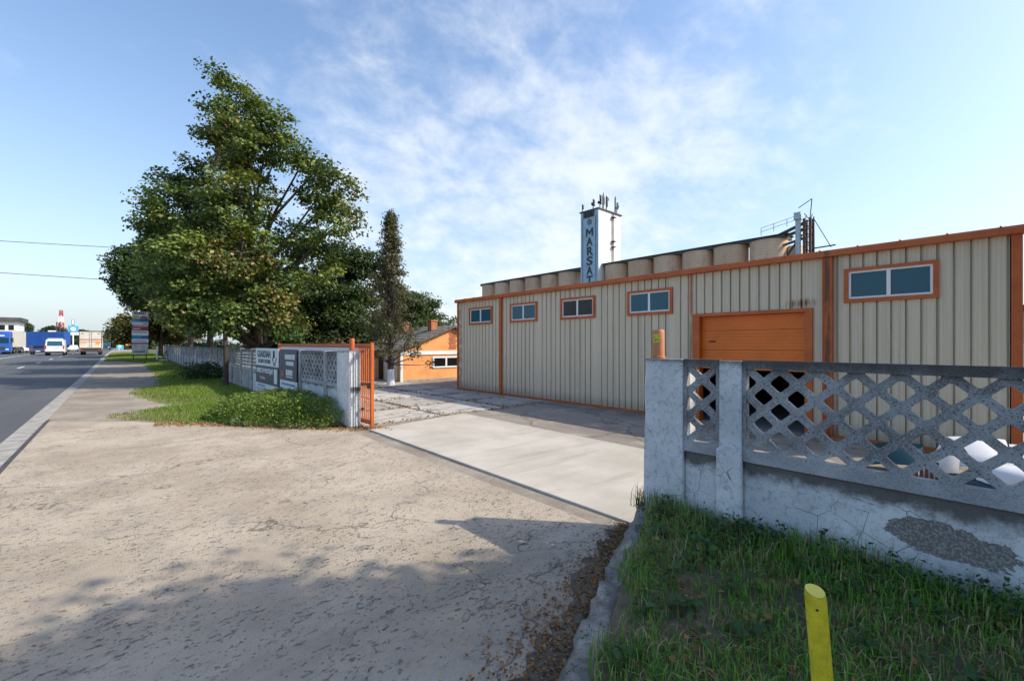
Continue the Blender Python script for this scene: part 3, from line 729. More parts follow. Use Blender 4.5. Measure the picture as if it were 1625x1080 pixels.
word_bar(b1, 14.35, 1.53, 1.05, .15, 9); word_bar(b1, 14.35, 1.33, .8, .12, 8); word_bar(b1, 14.4, 1.05, .7, .17, 4)
part_box(b1, 'underline', M['sign_white'], xa - .004, xa - .001, 14.05, 14.75, .90, .93)
part_box(b1, 'red_badge', M['sign_red'], xa - .004, xa - .001, 15.05, 15.3, .90, 1.08); part_box(b2, 'footer_bar', M['sign_blue'], xa - .004, xa - .001, 13.8, 15.25, .65, .71)
# sliding gate parked behind the left fence
gt = empty('sliding_gate', (4.24, 13, 0)); tag(gt, 'orange barred sliding gate with white banner parked behind the left fence', 'gate')
G0, G1, GX = 9.36, 17.1, 4.22
for nm, z0, z1, q in (('top_rail', 1.86, 1.93, .03), ('bottom_rail', .10, .19, .03), ('middle_rail', .98, 1.03, .018)): part_box(gt, nm, M['orange'], GX - q, GX + q, G0, G1, z0, z1)
for yv in (G0 + .03, G1 - .03): part_box(gt, 'stile', M['orange'], GX - .032, GX + .032, yv - .032, yv + .032, .06, 1.95)
bar_me = MB().box(-.011, .011, -.011, .011, .19, 1.86).mesh('gate_bar'); bar_me.materials.append(M['orange'])
yb = G0 + .13
while yb < G1 - .1:
    o = bpy.data.objects.new('gate_bar', bar_me); link(o, gt); o.location = (GX, yb, 0); yb += .105
part_box(gt, 'banner', M['banner_white'], GX - .05, GX - .045, 10.05, 16.6, .55, 1.83)
part_box(gt, 'lock_box', M['dark_steel'], GX - .05, GX + .03, G0 + .06, G0 + .2, .92, 1.04)
for z in (.40, .96, 1.72):
    part_box(gt, 'hinge_bracket', M['rust_steel'], GX - .09, GX - .034, G0 + .35, G0 + .43, z, z + .05)

# ------------------------------------------------------------------ warehouse
WX, WY0, WY1, WH = 10.86, -0.27, 15.52, 3.70
wh = empty('warehouse', (WX, 7.6, 0)); tag(wh, 'cream ribbed metal warehouse with orange trim, high windows and half raised door', 'warehouse')
holes = [(13.17, 14.70, 2.73, 3.42), (10.71, 12.13, 2.73, 3.42), (8.21, 9.62, 2.73, 3.42), (5.69, 7.07, 2.73, 3.42), (0.66, 2.03, 2.74, 3.42), (2.56, 5.14, 0.0, 2.68)]
PITCH = .2085
ribs = [WY0 + .1 + i * PITCH for i in range(int((WY1 - WY0 - .1) / PITCH) + 1)]
cuts = sorted(set([round(v, 4) for v in ribs] + [round(v, 4) for h in holes for v in h[:2]] + [round(WY1 - .05, 4)]))
cuts = [c for c in cuts if WY0 + .05 <= c <= WY1 - .049]
rset = set(round(v, 4) for v in ribs); pcache = {}
def clad_mesh(wd, rib, hgt):
    key = (round(wd, 3), rib, round(hgt, 3))
    if key in pcache: return pcache[key]
    if rib and wd > .06: prof = [(0, -.012), (.005, -.012), (.008, .042), (.030, .042), (.034, -.012), (.046, -.012), (.052, 0.0)]
    else: prof = [(0, 0.0)]
    if wd > .15: prof += [(wd * .45, 0.0), (wd * .45 + .004, -.004), (wd * .45 + .012, -.004), (wd * .45 + .016, 0.0), (wd * .72, 0.0), (wd * .72 + .004, -.004), (wd * .72 + .012, -.004), (wd * .72 + .016, 0)]
    prof += [(wd - .0008, 0.0), (wd - .0008, .07), (0, .07)]
    me = MB().prism([(a, b) for a, b in prof], 0, hgt, lambda u, v, q: (v, u, q)).mesh('cladding_panel'); me.materials.append(M['cladding']); pcache[key] = me; return me
for a, b in zip(cuts[:-1], cuts[1:]):
    if b - a < .012: continue
    mid = (a + b) / 2; segs = [(0.06, WH)]
    for h in holes:
        if h[0] - 1e-4 < mid < h[1] + 1e-4:
            ns = []
            for s0, s1 in segs:
                if h[2] > s0: ns.append((s0, h[2]))
                if h[3] < s1: ns.append((h[3], s1))
            segs = [q for q in ns if q[1] - q[0] > .02]
    for s0, s1 in segs:
        o = bpy.data.objects.new('cladding_panel', clad_mesh(b - a, a in rset, s1 - s0)); link(o, wh); o.location = (WX, a, s0)
simple('roof_sheet', (0.42, 0.14, 0.05), 0.5, 0.15, 3)
base_y = [(WY0, 2.56), (5.14, WY1)]
for a, b in base_y: part_box(wh, 'base_trim', M['orange'], WX - .03, WX + .05, a, b, 0, .06)
eave = MB().prism([(-.16, 3.70), (-.16, 3.79), (-.13, 3.83), (.10, 3.83), (.10, 3.70)], WY0 - .06, WY1 + .06, lambda u, v, q: (WX + u, q, v)).build('eave_gutter', M['orange'], wh)
clipm = MB().box(-.19, -.0, -.012, .012, 3.8305, 3.839).mesh('gutter_strap'); clipm.materials.append(M['orange'])
yy = WY0 + .2
while yy < WY1:
    o = bpy.data.objects.new('gutter_strap', clipm); link(o, eave); o.location = (WX, yy, 0); yy += .62
MB().prism([(0.10, 3.74), (5.2, 4.25), (10.3, 3.74), (10.3, 3.66), (5.2, 4.17), (0.10, 3.66)], WY0, WY1, lambda u, v, q: (WX + u, q, v)).build('roof', M['roof_sheet'], wh)
for yv, nm in ((WY0, 'end_wall'), (WY1, 'end_wall')):
    s = 1 if yv < 0 else -1
    MB().prism([(0.052, 0), (10.2, 0), (10.2, 3.65), (5.1, 4.15), (0.052, 3.65)], yv, yv + s * .05, lambda u, v, q: (WX + u, q, v)).build(nm, M['cladding'], wh)
part_box(wh, 'back_wall', M['interior'], WX + 10.2, WX + 10.25, WY0, WY1, 0, 3.65)
part_box(wh, 'floor_slab', M['interior'], WX + .052, WX + 10.2, WY0 + .051, WY1 - .051, .002, .012)
# trims
part_box(wh, 'corner_trim', M['orange'], WX - .045, WX + .0, WY0 - .04, WY0 + .085, .062, 3.698)
part_box(wh, 'corner_trim', M['orange'], WX - .045, WX + .0, WY1 - .05, WY1 + .03, .062, 3.698)
part_box(wh, 'downpipe', M['orange'], WX - .10, WX - .036, 12.56, 12.68, .062, 3.698)
dp = part_box(wh, 'column_trim', M['orange'], WX - .10, WX - .036, 2.20, 2.38, .062, 3.698)
for q in (2.212, 2.356): part_box(dp, 'column_fold', M['orange'], WX - .118, WX - .1005, q, q + .012, .07, 3.69)
part_box(wh, 'seam_strip', M['orange'], WX - .040, WX - .0345, 5.165, 5.195, 2.72, 3.69)
# windows
for i, h in enumerate(holes[:5]):
    y0, y1, z0, z1 = h; wn_ = MB(); t = .075
    wn_.box(WX - .05, WX + .05, y0, y0 + t, z0, z1); wn_.box(WX - .05, WX + .05, y1 - t, y1, z0, z1)
    wn_.box(WX - .05, WX + .05, y0 + t, y1 - t, z0, z0 + t); wn_.box(WX - .052, WX + .05, y0 + t, y1 - t, z1 - t * .8, z1)
    wo = wn_.build('window', M['orange'], wh)
    a, b, c, d = y0 + t, y1 - t, z0 + t, z1 - t * .8; f = .038; mid = (a + b) / 2; pv = MB()
    pv.box(WX - .02, WX + .03, a, a + f, c, d); pv.box(WX - .02, WX + .03, b - f, b, c, d)
    pv.box(WX - .02, WX + .03, a + f, b - f, c, c + f); pv.box(WX - .02, WX + .03, a + f, b - f, d - f, d); pv.box(WX - .024, WX + .03, mid - .03, mid + .03, c + f, d - f)
    pv.build('frame', M['pvc'], wo)
    for p0, p1 in ((a + f, mid - .03), (mid + .03, b - f)):
        o = part_box(wo, 'pane', M['glass_black' if i == 2 else 'glass_blue'], WX + .0, WX + .012, p0, p1, c + f, d - f)
    if i == 2: o['label'] = 'dark open looking window pane'
# door
dr = MB()
dr.box(WX - .06, WX + .16, 2.56, 2.70, 0, 2.60); dr.box(WX - .06, WX + .16, 4.96, 5.14, 0, 2.60); dr.box(WX - .065, WX + .16, 2.56, 5.14, 2.602, 2.68)
df = dr.build('door_frame', M['orange'], wh)
simple('door_orange', (0.72, 0.165, 0.012), 0.45, 0.10, 1.2, dirt=((0.45, 0.12, 0.012), 0.5))
dz = [1.31, 1.78, 2.25, 2.60]
for a, b in zip(dz[:-1], dz[1:]):
    prof = []; n = 6; hgt = b - a - .006
    for k in range(n):
        z = a + .003 + hgt * k / n; zt = a + .003 + hgt * (k + 1) / n; prof += [(0, z + .004), (0, zt - .010), (.005, zt - .006), (.005, zt)]
    prof = [(.005, a + .003)] + prof + [(.04, b - .003), (.04, a + .003)]
    MB().prism(prof, 2.70, 4.96, lambda u, v, q: (WX + .10 + u, q, v)).build('door_section', M['door_orange'], df)
MB().box(WX + .085, WX + .099, 4.62, 4.78, 1.97, 2.0).build('handle', M['black'], df)
# ------------------------------------------------------------------ scrap car parts behind the right fence
def curved_sheet(name, o, ux, uz, un, w_, h_, bulge, mat, th=.012, nx=8, nz=6, lip=0.0, shape=None):
    o, ux, uz, un = Vector(o), Vector(ux).normalized(), Vector(uz).normalized(), Vector(un).normalized(); mb = MB(); P = []
    for k in (0, 1):
        for j in range(nz + 1):
            for i in range(nx + 1):
                u, v = i / nx, j / nz; wd = w_ * (shape(v) if shape else 1)
                b_ = bulge * (1 - (2 * u - 1) ** 2) * (1 - 0.5 * (2 * v - 1) ** 2) - lip * max(0, v - .8) * 5 - lip * max(0, .15 - v) * 5
                P.append(o + ux * (u - .5) * wd + uz * v * h_ + un * (b_ - k * th))
    mb.v = [tuple(p) for p in P]; n1 = (nx + 1) * (nz + 1)
    for j in range(nz):
        for i in range(nx):
            a = j * (nx + 1) + i; mb.f.append((a, a + 1, a + nx + 2, a + nx + 1)); a += n1; mb.f.append((a, a + nx + 1, a + nx + 2, a + 1))
    ring = [i for i in range(nx + 1)] + [j * (nx + 1) + nx for j in range(1, nz + 1)] + [nz * (nx + 1) + i for i in range(nx - 1, -1, -1)] + [j * (nx + 1) for j in range(nz - 1, 0, -1)]
    for a, b in zip(ring, ring[1:] + ring[:1]): mb.f.append((a, a + n1, b + n1, b))
    return mb.build(name, mat, smooth=True, auto=50)
o = curved_sheet('car_bonnet', (8.6, .12, .26), (.25, -1, .05), (.62, .1, .42), (-.7, 0, .7), .62, .6, .07, M['car_white'], lip=.05); tag(o, 'white car bonnet propped up behind the lattice fence', 'car part', 'scrap car parts by the warehouse wall')
mb = MB()
o = curved_sheet('car_bumper', (7.9, -.22, .10), (.15, -1, .0), (.25, 0, 1), (-1, 0, .2), .75, .36, .16, M['car_white'], lip=.09); tag(o, 'white car bumper lying in front of the bonnet behind the fence', 'car part', 'scrap car parts by the warehouse wall')
o = curved_sheet('car_door_panel', (8.3, .52, .06), (.5, -1, .1), (.35, -.25, 1), (-1, -.2, .2), .42, .52, .05, M['car_white'], lip=.03, shape=lambda v: 1 - .45 * v); tag(o, 'narrow white car door skin leaning behind the lattice fence', 'car part', 'scrap car parts by the warehouse wall')
o = curved_sheet('windscreen', (8.6, 1.02, .10), (.3, -1, .1), (.6, 0, .35), (-.4, 0, .8), .62, .5, .06, M['glass_teal']); tag(o, 'dark tinted windscreen lying by the scrap car parts', 'windscreen')
o = curved_sheet('rear_windscreen', (7.6, -.02, .0), (.1, -1, 0), (.6, 0, .3), (-.4, 0, .8), 1.0, .5, .10, M['glass_teal']); tag(o, 'dark blue curved car glass on the ground under the white bumper', 'windscreen')
o = curved_sheet('car_roof_panel', (9.5, -.75, .05), (.1, -1, 0), (.8, 0, .4), (-.5, 0, .8), 1.2, .8, .06, M['car_white'], lip=.04); tag(o, 'large white car roof panel lying near the warehouse corner', 'car part', 'scrap car parts by the warehouse wall')
cr = empty('slatted_crate', (8.15, .62, 0)); tag(cr, 'dark slatted crate beside the scrap car parts', 'crate')
for k in range(5): MB().obox((8.15 + .02 * k, .72 - .05 * k, .16), (.004, .0, .0), (.0, .018, .0), (.0, .0, .15)).build('slat', M['rust_steel'], cr)
part_box(cr, 'base_board', M['rust_steel'], 8.1, 8.4, .45, .78, .0, .012)
hoop = MB().tube([(8.6, .58 - .35 * math.cos(a), .30 + .33 * math.sin(a)) for a in np.linspace(.2, 2.2, 12)], .012, 6).build('rubber_seal', M['dark_steel']); tag(hoop, 'thin curved rubber door seal standing among the scrap parts', 'seal')

# ------------------------------------------------------------------ small orange house
hs = empty('small_house', (13, 22.8, 0)); tag(hs, 'small orange plastered house with slate gable roof beside the warehouse', 'house')
HX0, HX1, HY0, HY1, AP = 10.6, 16.9, 20.2, 25.6, 13.75
EX = 10.30; SLP = (2.96 - 1.60) / (AP - EX)          # eave x and roof slope
def rz(x): return 2.96 - abs(x - AP) * SLP
MB().prism([(HX0, 0), (HX1, 0), (HX1, rz(HX1) - .09), (AP, 2.86), (HX0, rz(HX0) - .09)], HY0, HY1, lambda u, v, q: (u, q, v)).build('wall', M['house_orange'], hs)
rf = MB(); EX1 = 2 * AP - EX
rf.prism([(EX, rz(EX)), (AP, 2.96), (AP, 2.88), (EX, rz(EX) - .08)], HY0 - .25, HY1 + .2, lambda u, v, q: (u, q, v))
rf.prism([(AP + .001, 2.96), (EX1, rz(EX1)), (EX1, rz(EX1) - .08), (AP + .001, 2.88)], HY0 - .25, HY1 + .2, lambda u, v, q: (u, q, v))
roof = rf.build('roof', M['slate'], hs)
for k in range(9):
    x = lerp(EX - .03, AP - .36, k / 8); zb_ = rz(EX) + (x - EX) * SLP
    MB().prism([(0, 0.004), (.40, .40 * SLP + .004), (.40, .40 * SLP + .014), (0, .034)], HY0 - .27, HY1 + .22, lambda u, v, q: (x + u, q, zb_ + v)).build('shingle_course', M['slate'], roof)
for (cx_, cy_, hh) in ((13.2, 21.4, .34), (13.3, 24.8, .30)):
    z0 = rz(cx_) - .05; ch = part_box(roof, 'chimney', M['brick'], cx_ - .19, cx_ + .19, cy_ - .19, cy_ + .19, z0, z0 + hh + .2)
    part_box(ch, 'chimney_cap', M['brick'], cx_ - .23, cx_ + .23, cy_ - .23, cy_ + .23, z0 + hh + .2, z0 + hh + .27)
part_box(hs, 'eave_band', M['white_paint'], HX0 - .04, HX1, HY0 - .05, HY0 - .001, 1.38, 1.58)
part_box(hs, 'corner_strip', M['white_paint'], HX0 - .03, HX0 + .10, HY0 - .03, HY0 + .05, 0.0, 1.378)
part_box(hs, 'plinth', M['gutter_concrete'], HX0 + .102, HX1, HY0 - .03, HY0 - .001, 0, .10)
bp = empty('brick_patch', (13.8, HY0, 1.8)); bp.parent = hs; bp.matrix_parent_inverse = hs.matrix_basis.inverted()
for r in range(7):
    for c in range(2):
        z = 1.66 + r * .135; x = 13.5 + c * .24 + (.06 if r % 2 else 0)
        MB().box(x, x + .225, HY0 - .012, HY0 - .001, z, z + .12).build('brick', M['brick'], bp)
wn2 = MB(); a, b, c, d = 12.45, 14.5, .66, 1.27
wn2.box(a, b, HY0 - .05, HY0 - .002, c, c + .08); wn2.box(a, b, HY0 - .05, HY0 - .002, d - .08, d)
for q in (a, 13.26, b - .1): wn2.box(q, q + .1, HY0 - .052, HY0 - .002, c + .08, d - .08)
wf = wn2.build('window_frame', M['pvc'], hs)
for p0, p1 in ((a + .1, 13.26), (13.36, b - .1)): part_box(wf, 'pane', M['glass_black'], p0, p1, HY0 - .02, HY0 - .003, c + .08, d - .08)
for q in (20.6, 21.7, 23.2): part_box(hs, 'white_pilaster', M['white_paint'], HX0 - .05, HX0 - .001, q, q + .24, 0, 1.5)
for q in (21.0, 22.2): part_box(hs, 'door', M['black'], HX0 - .03, HX0 - .002, q, q + .5, 0.02, 1.4)

# ------------------------------------------------------------------ silos
SX = 103.2; ords = ['first', 'second', 'third', 'fourth', 'fifth', 'sixth']
def silo(yc, lab):
    e = empty('grain_silo', (SX, yc, 0)); tag(e, lab, 'silo', 'concrete grain silos behind the warehouse')
    MB().tube([(SX, yc, -.1), (SX, yc, 23.7)], 3.58, 40).build('shaft', M['silo'], e, smooth=True, auto=40)
    MB().tube([(SX, yc, 23.702), (SX, yc, 23.9)], 3.68, 40).build('rim', M['silo'], e, smooth=True, auto=40)
for i, yc in enumerate((70.2, 62.8, 55.3, 47.6, 40.1, 32.4)): silo(yc, f'{ords[i]} concrete silo to the right of the white lettered tower')
for i, yc in enumerate((87.7, 95.1, 102.5, 110.3, 118.4, 125.8)): silo(yc, f'{ords[i]} concrete silo to the left of the white lettered tower')
for a, b, lab in ((28.6, 73.7, 'dark conveyor gallery along the silo tops right of the tower'), (80.1, 129.6, 'dark conveyor gallery along the silo tops left of the tower')):
    e = empty('conveyor_gallery', (SX + 1.4, (a + b) / 2, 23.3)); tag(e, lab, 'gallery', 'conveyor galleries on the silos')
    MB().box(SX - 2.4, SX + 2.4, a, b, 23.905, 24.65).build('body', M['gallery_roof'], e)
    MB().prism([(-2.9, 24.65), (0, 25.1), (2.9, 24.65)], a - .3, b + .1, lambda u, v, q: (SX + u, q, v)).build('roof', M['gallery_roof'], e)
# lettered tower
tw = empty('silo_tower', (104, 77, 0)); tag(tw, 'tall white silo tower with pale blue lettered panel and rooftop antennas', 'tower')
TX, TY0, TY1, TH = 99.0, 73.8, 80.05, 39.8
part_box(tw, 'shaft', M['tower_white'], TX, 109.7, TY0, TY1, -.1, TH)
pn = part_box(tw, 'sign_panel', M['tower_blue'], TX - .10, TX - .001, TY0 + .02, TY1 - .02, 8, TH - .3)
for q in (TY0 + .75, TY1 - .85): part_box(pn, 'panel_edge', M['tower_edge'], TX - .16, TX - .101, q, q + .2, 8, TH - 1.6)
for z in (14, 17.2, 21.6, 24.3, 27, 29.8, 32.4, 35.2): part_box(pn, 'panel_joint', M['tower_edge'], TX - .115, TX - .101, TY0 + 1.0, TY1 - 1.0, z - .04, z)
part_box(tw, 'roof_cap', M['gallery_roof'], TX - .35, 110.0, TY0 - .3, TY1 + .3, TH, TH + .35)
for i, chh in enumerate('MARSAT'):
    zc_ = 33.8 - 2.74 * i
    if chh == 'M':
        mb = MB(); q = 76.85
        for yo in (-1.0, 1.0): mb.box(TX - .2, TX - .105, q + yo - .25, q + yo + .25, zc_ - 1.12, zc_ + 1.12)
        for sg in (-1, 1): mb.prism([(q + sg * .74, zc_ + 1.12), (q + sg * .74, zc_ + .35), (q, zc_ - .75), (q, zc_ + .1)], TX - .199, TX - .106, lambda u, v, w_: (w_, u, v))
        mb.build('letter', M['letter_dark'], tw)
    else: text(chh, 3.3, (TX - .16, 76.85, zc_), FACE_MX, M['letter_dark'], tw, name='letter', ext=.05, off=.085, width=2.15)
mb = MB()
for k in range(12):
    a0, a1 = R(k * 30), R(k * 30 + 30); mb.bar((TX - .16, 76.85 + .7 * math.cos(a0), 36.7 + .7 * math.sin(a0)), (TX - .16, 76.85 + .7 * math.cos(a1), 36.7 + .7 * math.sin(a1)), .1, .22)
mb.box(TX - .2, TX - .11, 76.75, 76.95, 36.2, 37.2); mb.box(TX - .2, TX - .11, 76.35, 77.35, 36.62, 36.8)
mb.build('emblem', M['tower_edge'], tw)
for k in range(4):
    q = 75.2 + k * .95; part_box(tw, 'sign_box', M['dark_steel'], TX - .5, TX - .2, q, q + .75, 38.1, 39.6)
for (x, y, h) in ((99.3, 79.8, 4.2), (100.2, 76.6, 6.0), (101.5, 75.2, 8.4), (102.0, 74.6, 7.8), (102.7, 74.9, 9.4), (103.4, 74.4, 8.0), (104.2, 75.0, 7.0), (107.6, 74.2, 9.2), (108.2, 74.8, 8.8), (108.0, 74.0, 6.5)):
    an = MB().tube([(x, y, TH + .35), (x, y, TH + .35 + h * .55)], .14, 6).build('antenna', M['dark_steel'], tw)
    MB().box(x - .26, x + .26, y - .4, y - .1, TH + .35 + h * .2, TH + .35 + h * .5).build('antenna_panel', M['pale_steel' if h > 8.5 else 'dark_steel'], an)
for (x, y, z, r_) in ((100.0, 76.9, 42.0, .5), (103.9, 74.5, 43.6, .6), (101.2, 75.6, 42.4, .45), (108.6, 74.1, 42.4, .4)):
    MB().tube([(x, y - .1, z), (x, y - .35, z)], [r_, r_ * .8], 14).build('dish', M['dark_steel'], tw)
mb = MB(); mb.bar((105.2, TY0 - .25, 26), (105.2, TY0 - .25, 39.8), .12); mb.bar((105.8, TY0 - .25, 26), (105.8, TY0 - .25, 39.8), .12)
for z in np.arange(26, 39.8, .6): mb.bar((105.2, TY0 - .25, z), (105.8, TY0 - .25, z), .08)
mb.build('ladder', M['rust_steel'], tw)
for z in (30.0, 31.6, 38.5): MB().box(104.8, 106.4, TY0 - .9, TY0 - .05, z, z + .12).build('landing', M['rust_steel'], tw)
# bucket elevator frame at the right end of the row
ev = empty('bucket_elevator', (102, 25, 0)); tag(ev, 'rusty steel bucket elevator with catwalk at the right end of the silos', 'elevator')
mb = MB()
for x, y in ((101, 24.3), (102.6, 24.3), (101, 25.3), (102.6, 25.3)): mb.bar((x, y, 0), (x, y, 27.0), .42)
for z in np.arange(12, 27, 1.6):
    for (p, q) in (((101, 24.3), (102.6, 24.3)), ((101, 24.3), (101, 25.3)), ((101, 25.3), (102.6, 25.3))):
        mb.bar((*p, z), (*q, z), .16); mb.bar((*p, z), (*q, z + 1.6), .12)
mb.build('frame', M['rust_steel'], ev)
MB().tube([(101.2, 26.4, 0), (101.2, 26.4, 27.4)], .5, 12).build('leg_casing', M['pale_steel'], ev, smooth=True, auto=40)
MB().box(100.5, 101.9, 25.8, 27.0, 27.0, 28.4).build('head_box', M['pale_steel'], ev)
mb = MB()
for z0, z1 in ((24.2, 26.2), (23.6, 25.0)): mb.bar((102, 31.5, z0), (101.5, 25.5, z1), .6, .5)
mb.bar((102, 30.5, 22.2), (101.5, 25.5, 23.2), .5, .4); mb.bar((101.6, 28.6, 20.0), (101.5, 25.8, 24), .35)
mb.build('spout', M['dark_steel'], ev)
mb = MB()
for k in range(4):
    y = 33 - k * 2.4; z = 25.0 + k * .45; mb.bar((100.6, y, z), (100.6, y, z + 1.5), .08)
for dzz in (.75, 1.5): mb.bar((100.6, 33, 25 + dzz), (100.6, 25.8, 26.35 + dzz), .07)
mb.build('catwalk_rail', M['dark_steel'], ev)
mb = MB(); mb.bar((101, 24.3, 27), (101, 24.0, 30.6), .14); mb.bar((101, 24.0, 30.6), (101, 26.3, 29.3), .12); mb.bar((101, 23.6, 26.4), (101, 20.9, 20.6), .12); mb.bar((101, 23.9, 20.8), (101, 20.2, 20.9), .35, .2); mb.bar((101, 23.6, 12), (101, 23.7, 27), .2)
mb.build('hoist', M['dark_steel'], ev)
MB().box(103, 106, 26.5, 28.7, 0, 22.4).build('stair_tower', M['silo'], ev)
# far shed at the right frame edge
fsd = empty('far_shed', (22, -3.4, 0)); tag(fsd, 'grey shed with a flat roof beyond the right warehouse corner', 'shed')
part_box(fsd, 'wall', M['sign_grey'], 22, 27, -6, -.585, 0, 3.0); part_box(fsd, 'roof', M['gallery_roof'], 21.7, 27.3, -6.2, -.50, 3.0, 3.2)
part_box(fsd, 'door', M['white_paint'], 21.95, 21.999, -1.6, -.62, 0, 1.95)

# ------------------------------------------------------------------ trees
UR = Vector((0.743, -0.6695, 0)); VD = Vector((0.6695, 0.743, 0))     # crown axes: along the frame and in depth
def tree(name, base, lobes, trunk_r, label, leaf=0.15, dens=1.0, greens=None, yellow=(), seed=1, bark='bark', trunk_top=None, clump=0.55, cat='tree', group='trees behind the left fence', limb_k=0.2, clear=1.8):
    r_ = np.random.default_rng(seed); e = empty(name, base); tag(e, label, cat, group)
    B = Vector(base); L = []
    for lb in lobes:
        u, v, z, r = lb[:4]; L.append((B + UR * u + VD * v + Vector((0, 0, z)), r))
    zt = trunk_top or max(l[2] for l in lobes) * .85
    topc = max(L, key=lambda q: q[0].z)[0]
    tr = MB(); pts = []; rad = []
    for i in range(9):
        t = i / 8; c = B + Vector((0, 0, zt * t)); drift = (topc - B); c.x += drift.x * t * t * .6 + .12 * math.sin(seed + 4 * t) * t; c.y += drift.y * t * t * .6 + .12 * math.cos(seed * 2 + 5 * t) * t
        pts.append(c); rad.append(trunk_r * (1.25 if i == 0 else 1.0) * (1 - .86 * t))
    tr.tube(pts, rad, 10)
    P = []; C = []; SZ = []; O = []
    greens = greens or ((.046, .084, .018), (.10, .15, .03), (.20, .25, .05))
    g0, g1, g2 = [np.array(g) for g in greens]
    for (c, r) in L:
        h = c.z - B.z; s0 = max(.12, min(.92, (h * .55) / zt)); k = s0 * 8; i0 = min(7, int(k)); a = pts[i0].lerp(pts[i0 + 1], k - i0)
        mid = a.lerp(c, .5) + Vector((r_.normal() * .2, r_.normal() * .2, -.12 * r)); ra = rad[i0] * (.5 if clump > .22 else .16)
        tr.tube([a, a.lerp(mid, .5), mid, mid.lerp(c, .6), c], [ra, ra * .8, ra * .6, ra * .42, ra * .2], 6)
        nc = int(max(9, 34 * (r / 1.5) ** 2.1 * dens)); ca = np.array(c)
        dirs = unit(r_.normal(size=(nc, 3))); rr = r * (0.35 + .72 * r_.random(nc) ** .55)
        cc = ca + dirs * rr[:, None] * np.array([1, 1, .85])
        for q in range(nc):
            if r_.random() < .35: tr.tube([c, c.lerp(Vector(cc[q]), .5) + Vector((0, 0, -.05)), Vector(cc[q])], [.03, .022, .008], 4)
            n = int(60 * (clump / .5) ** 2 * (0.6 + .8 * r_.random())); s = clump * (0.55 + .7 * r_.random())
            pp = cc[q] + np.clip(r_.normal(size=(n, 3)), -1.9, 1.9) * np.array([s, s, s * .5]) * .62
            pp[:, 2] -= (np.linalg.norm(pp[:, :2] - cc[q][:2], axis=1) ** 2) * .25
            tone = r_.random(); base_c = g0 + (g1 - g0) * tone if tone < .6 else g1 + (g2 - g1) * (tone - .6) / .4
            wy = 0.0
            uu = (Vector(cc[q]) - B).dot(UR); zc = cc[q][2] - B.z
            for (yu, yz, yr, ya) in yellow:
                dq = math.hypot(uu - yu, zc - yz)
                if dq < yr * (0.7 + .5 * r_.random()): wy = max(wy, ya * (0.5 + .5 * r_.random()))
            col = base_c[None] * (0.75 + .5 * r_.random((n, 1)))
            ymask = (r_.random((n, 1)) < wy); yc = np.where(r_.random((n, 1)) < .75, np.array([[.22, .20, .045]]), np.array([[.30, .19, .07]])) * (0.6 + .7 * r_.random((n, 1)))
            col = np.where(ymask, yc, col)
            ok = pp[:, 2] > B.z + clear
            P.append(pp[ok]); C.append(col[ok]); SZ.append((leaf * (0.65 + .6 * r_.random(n)))[ok]); O.append(np.repeat(dirs[q][None], n, 0)[ok])
    tr.build('trunk', M[bark], e, smooth=True)
    leaf_mesh('crown', np.concatenate(P), np.concatenate(SZ), np.concatenate(C), M['leaf'], e, outward=np.concatenate(O))
    return e
big = [(-1.75, 0, 15.2, .75), (-1.3, .2, 14.2, 1.15), (-.7, 0, 13.1, 1.75), (.6, .2, 13.0, 1.15), (-1.9, .1, 12.6, 1.1), (-.2, -.3, 11.5, 1.75), (-1.7, .4, 11.2, 1.2), (.9, .4, 11.8, .9), (-3.5, .5, 10.7, 1.15), (-4.7, .2, 9.5, 1.3), (-5.3, .3, 7.9, 1.3),
       (-3.2, -.6, 8.6, 1.9), (-4.4, .3, 6.3, 2.0), (-5.5, .8, 5.6, 1.3), (-.2, -1.1, 8.9, 1.8), (2.4, .3, 11.3, 1.0), (3.3, .2, 10.9, 1.2), (4.2, .5, 9.8, 1.15), (3.0, .6, 9.5, 1.2), (4.6, .3, 8.4, .9), (4.0, -.4, 7.6, 1.0),
       (2.7, .6, 7.2, 1.1), (3.0, .6, 5.8, 1.2), (.2, -1.6, 6.2, 2.0), (-2.0, -1.8, 5.6, 2.0), (1.9, -1.2, 4.9, 1.3), (1.4, -1.6, 3.6, 1.3), (-.9, -2.0, 3.9, 1.3), (-2.5, -1.2, 3.9, 1.5), (2.3, -.8, 3.0, .9), (-1.9, 1.6, 9.5, 2.0), (.8, 2.0, 7.5, 2.2), (-2.8, 2.0, 5.4, 2.2), (-2.0, -2.2, 3.5, 1.2), (-1.0, -2.6, 3.2, 1.0), (-3.2, -.8, 4.7, 1.0), (.4, -2.4, 3.3, 1.0)]
big = [(a * .93, b, c, r * (.88 if b < 1.5 else .6)) for a, b, c, r in big]
tree('linden_tree', (5.1, 24.7, 0), big, .34, 'tallest broadleaf linden with yellowing patches, rising above the signs on the fence', leaf=.18, dens=1.15, seed=3,
     yellow=((-1.3, 11.6, 1.1, .55), (.3, 9.4, 1.2, .3), (0.1, 6.4, 1.0, .8), (1.1, 5.6, .8, .6), (2.1, 3.6, 1.2, .6), (-2.4, 3.4, 1.0, .3), (4.3, 9, 1.3, .2)), clump=.52)
def round_lobes(seed, H, Rr, n, z0=2.4):
    r_ = random.Random(seed); L = [(0, 0, H - Rr * .35, Rr * .42)]
    for i in range(n):
        t = r_.random(); z = lerp(z0 + .8, H - .9, t); rad = Rr * math.sin(math.pi * min(.95, .22 + .68 * t)) * .68; a = r_.uniform(0, 2 * math.pi)
        L.append((rad * math.cos(a), rad * math.sin(a), z, Rr * r_.uniform(.28, .42)))
    return L
DG = ((.026, .052, .016), (.042, .076, .020), (.062, .10, .028))
